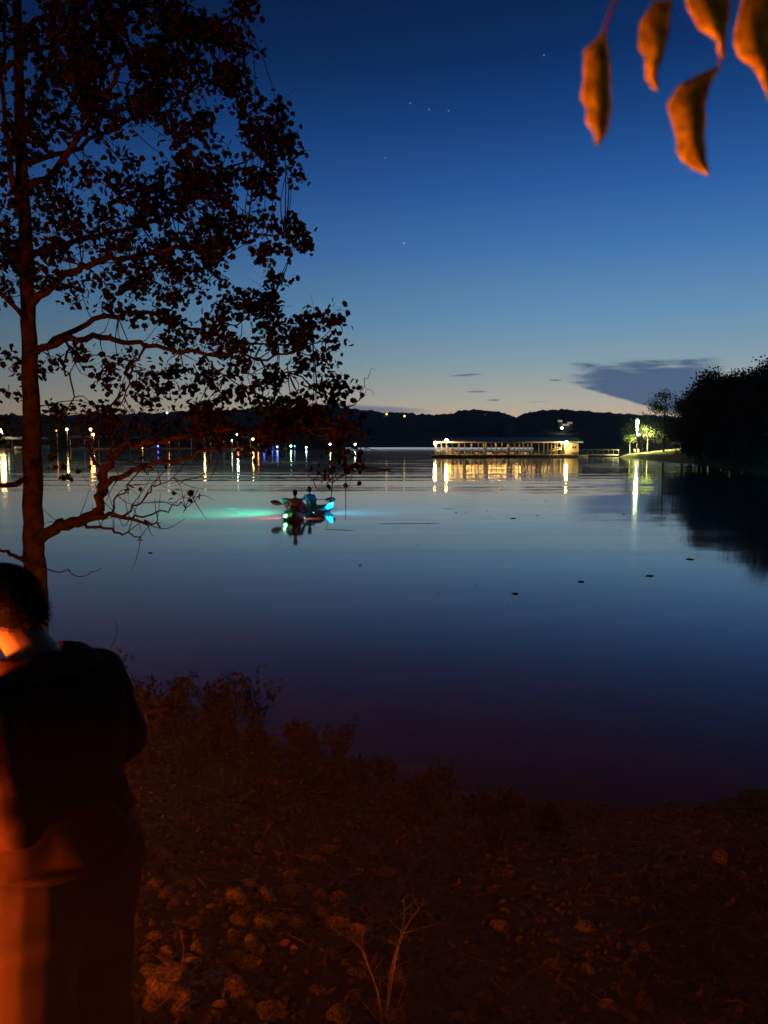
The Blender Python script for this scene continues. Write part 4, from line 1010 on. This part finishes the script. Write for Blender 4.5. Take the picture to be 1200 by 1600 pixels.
# ------------------------------------------------------------------ pale light streak on the far water, built as solid bars
bwY = 345.0
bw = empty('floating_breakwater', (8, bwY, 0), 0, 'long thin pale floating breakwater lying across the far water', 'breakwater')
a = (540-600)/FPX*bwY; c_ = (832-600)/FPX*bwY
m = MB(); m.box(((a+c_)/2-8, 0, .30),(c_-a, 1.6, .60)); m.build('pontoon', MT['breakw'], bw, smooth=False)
m = MB()
for i in range(12): m.tube([(a-8+(c_-a)*(i+.5)/12,0,.6),(a-8+(c_-a)*(i+.5)/12,0,.85)],.12,6)
m.build('cleat', MT['post'], bw)
m = MB(); m.box(((a+c_)/2-8,-.84,.42),(c_-a,.05,.28)); m.build('light_strip', emat('cool_strip',(.75,.85,1),.75), bw, smooth=False)  # brightness of the streak put in as emission, no lamp here
bw2 = empty('floating_breakwater', (-30, bwY+6, 0), 0, 'dimmer piece of floating breakwater left of the long one, behind the hanging leaves', 'breakwater')
m = MB(); m.box((0,0,.22),(40,1.4,.44)); m.build('pontoon', MT['breakw'], bw2, smooth=False)

# ------------------------------------------------------------------ marina on the left shore
MY = 320.0
def MX(px, Y=MY): return (px-600)/FPX*Y
def far_dock(px0, px1, Y, ztop, label, lit=None, roofm='roof'):
    a, b_ = MX(px0, Y), MX(px1, Y); t = empty('boat_dock', ((a+b_)/2, Y, 0), 0, label, 'boat dock'); w_ = b_-a
    m = MB(); m.box((0,4,.35),(w_,8,.5)); m.build('deck', MT['deck'], t, smooth=False)
    m = MB(); m.add([(-w_/2-.6,-.8,ztop),(w_/2+.6,-.8,ztop),(w_/2+.6,9,ztop),(-w_/2-.6,9,ztop),(-w_/2-.6,4,ztop+1.1),(w_/2+.6,4,ztop+1.1)], [(0,1,5,4),(2,3,4,5),(0,4,3),(1,2,5),(0,3,2,1)]); m.build('roof', MT[roofm], t, smooth=False)
    n = max(3, int(w_/5))
    for i in range(n+1): 
        m = MB(); m.box((-w_/2+w_*i/n, 0, ztop/2),(.25,.25,ztop)); m.build('post', MT['post'], t)
    return t
far_dock(-60, 62, 300, 4.2, 'dark covered dock at the far left edge behind the tree trunk')
far_dock(112, 178, 322, 5.0, 'covered dock with an orange lamp, between the tree trunk and the low branches')
far_dock(205, 300, 330, 4.6, 'dim covered dock behind the reddish branches left of the warm white lamp')
far_dock(330, 392, 318, 4.8, 'covered dock with a greenish lamp, behind the low leaves')
far_dock(396, 448, 326, 4.2, 'covered dock with a warm lamp above a row of blue lights', roofm='breakw')
# houseboat / pontoon and others
boat((MX(88), 300, 0), radians(-90), 13, MT['white'], 'long white cabin boat moored right of the tree trunk')
boat((MX(152), 306, 0), radians(-80), 7, MT['white'], 'white boat moored under the orange dock lamp')
boat((MX(360), 305, 0), radians(-95), 8, MT['white'], 'white boat moored below the greenish dock lamp')
boat((MX(420), 312, 0), radians(-85), 7, MT['boatb'], 'dark boat moored beside the blue lights')
boat((MX(245), 318, 0), radians(-85), 7, MT['boatb'], 'dark boat moored left of the warm white lamp')
WHT=(1,.95,.8); WRM=(1,.62,.2); ORG=(1,.30,.06); GRN=(.35,1,.45); BLU=(.08,.12,1); GW=(.75,1,.62); RED=(1,.08,.04); CY=(.7,.95,1)
lst = [ (5,672,300,.95,WRM,130,'brightest warm lamp at the left edge of the photo'),(14,682,300,.25,GW,14,'small pale lamp just below the brightest lamp at the left edge'),
 (90,673,318,.28,ORG,10,'dim orange lamp left of the small white dock lamp'),(106,671,318,.42,WRM,45,'warm white lamp nearest right of the tree trunk'),
 (143,671,318,.45,ORG,60,'orange-red lamp on the covered dock left of the low branches'),(147,679,312,.40,WRM,50,'warm lamp just below the orange-red lamp'),
 (248,697,316,.30,BLU,14,'lone small blue light behind the low branches'),(224,701,316,.22,WRM,8,'very small warm light left of the lone blue light'),
 (265,690,316,.2,ORG,22,'small orange lamp right of the lone blue light'),
 (320,677,316,.42,WRM,75,'warm white lamp hanging alone over the dark water in the middle of the branches'),
 (372,679,314,.42,GW,55,'greenish white lamp on the covered dock'),(363,688,314,.25,GW,18,'yellowish lamp under the greenish white one'),
 (373,699,310,.30,RED,14,'small red light at the water line under the greenish lamp'),
 (396,686,316,.42,WRM,45,'warm lamp on the dock above the blue lights'),(404,690,314,.26,ORG,35,'orange lamp just right of the warm dock lamp'),
 (413,698,312,.42,BLU,16,'big blue light at the water line, leftmost of the blue row'),(426,697,312,.24,BLU,12,'small faint blue light in the middle of the blue row'),
 (434,698,312,.36,(.1,.25,1),26,'blue light with a greenish reflection, right end of the blue row'),(455,697,312,.34,GRN,45,'bright green light on the far water'),
 (461,697,316,.22,(.2,.4,1),10,'tiny blue light touching the bright green one'),(479,699,316,.30,CY,26,'cool white light right of the green one'),
 (516,694,318,.36,GW,24,'pale green lamp over the far water, left of the last lamp'),(555,694,318,.36,(1,1,.75),24,'pale yellow lamp at the right end of the row of marina lights')]
for i, (px, py, D, r, c_, s_, lb_) in enumerate(lst):
    p = P(px, py, D); t = empty('marina_lamp', (p.x, D-1, .1), 0, lb_, 'lamp', 'marina lamps along the left shore')
    m = MB(); m.tube([(0,.35,0),(0,.35,p.z)],.08,5); m.build('pole', MT['post'], t); lamp_ball('lamp_globe', (0,0,max(p.z-.1,.45)), r, emat('lamp_%d'%i, c_, s_), t)
# trees behind the marina
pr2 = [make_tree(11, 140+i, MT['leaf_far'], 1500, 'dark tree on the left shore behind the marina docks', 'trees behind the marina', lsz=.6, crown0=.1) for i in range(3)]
for i in range(26):
    o = pr2[i] if i < 3 else copy_tree(pr2[i % 3]); px = -40 + i*23.5 + random.uniform(-6,6); D = random.uniform(345, 372)
    s = random.uniform(.75,1.15)*(1 if px < 480 else .6); o.location = (MX(px, D), D, -.2 + (D-345)*.06); o.scale = (s*1.2,s*1.2,s); o.rotation_euler = (0,0,random.uniform(0,6))

# the added kayak glow lamps are parented to the kayaks
for o in list(COL.objects):
    if o.type == 'LIGHT' and o.parent is None:
        par = k2 if ('teal' in o.name or 'blue' in o.name) else k1
        bpy.context.view_layer.update(); mw = Matrix.Translation(o.location) @ o.rotation_euler.to_matrix().to_4x4(); o.parent = par; o.matrix_parent_inverse = par.matrix_world.inverted()

# ------------------------------------------------------------------ evening haze over the lake
hz_ = MB(); hz_.box((0, 820, 119), (7400, 1800, 246)); ho = hz_.build('haze', None, smooth=False)
hm_ = bpy.data.materials.new('evening_haze'); hm_.use_nodes = True; t = hm_.node_tree; t.nodes.remove(t.nodes['Principled BSDF'])
pv = t.nodes.new('ShaderNodeVolumePrincipled'); pv.inputs['Color'].default_value = (.85,.9,1,1); pv.inputs['Density'].default_value = .00013
t.links.new(pv.outputs[0], t.nodes['Material Output'].inputs['Volume']); ho.data.materials.append(hm_)
tag(ho, 'thin evening haze over the lake', 'haze', kind='stuff')

sk = MB(); sk.box((-2.6, 2.4, .75), (9.4, 10.0, 3.1)); so = sk.build('haze', None, smooth=False)  # local campfire smoke volume added for the red veil, sharing the haze name
hm2 = bpy.data.materials.new('campfire_smoke'); hm2.use_nodes = True; t = hm2.node_tree; t.nodes.remove(t.nodes['Principled BSDF'])
pv = t.nodes.new('ShaderNodeVolumePrincipled'); pv.inputs['Color'].default_value = (.95,.85,.8,1); pv.inputs['Density'].default_value = .0062
t.links.new(pv.outputs[0], t.nodes['Material Output'].inputs['Volume']); so.data.materials.append(hm2)
tag(so, 'thin fire-lit smoke hanging over the bank at lower left', 'smoke', kind='stuff')
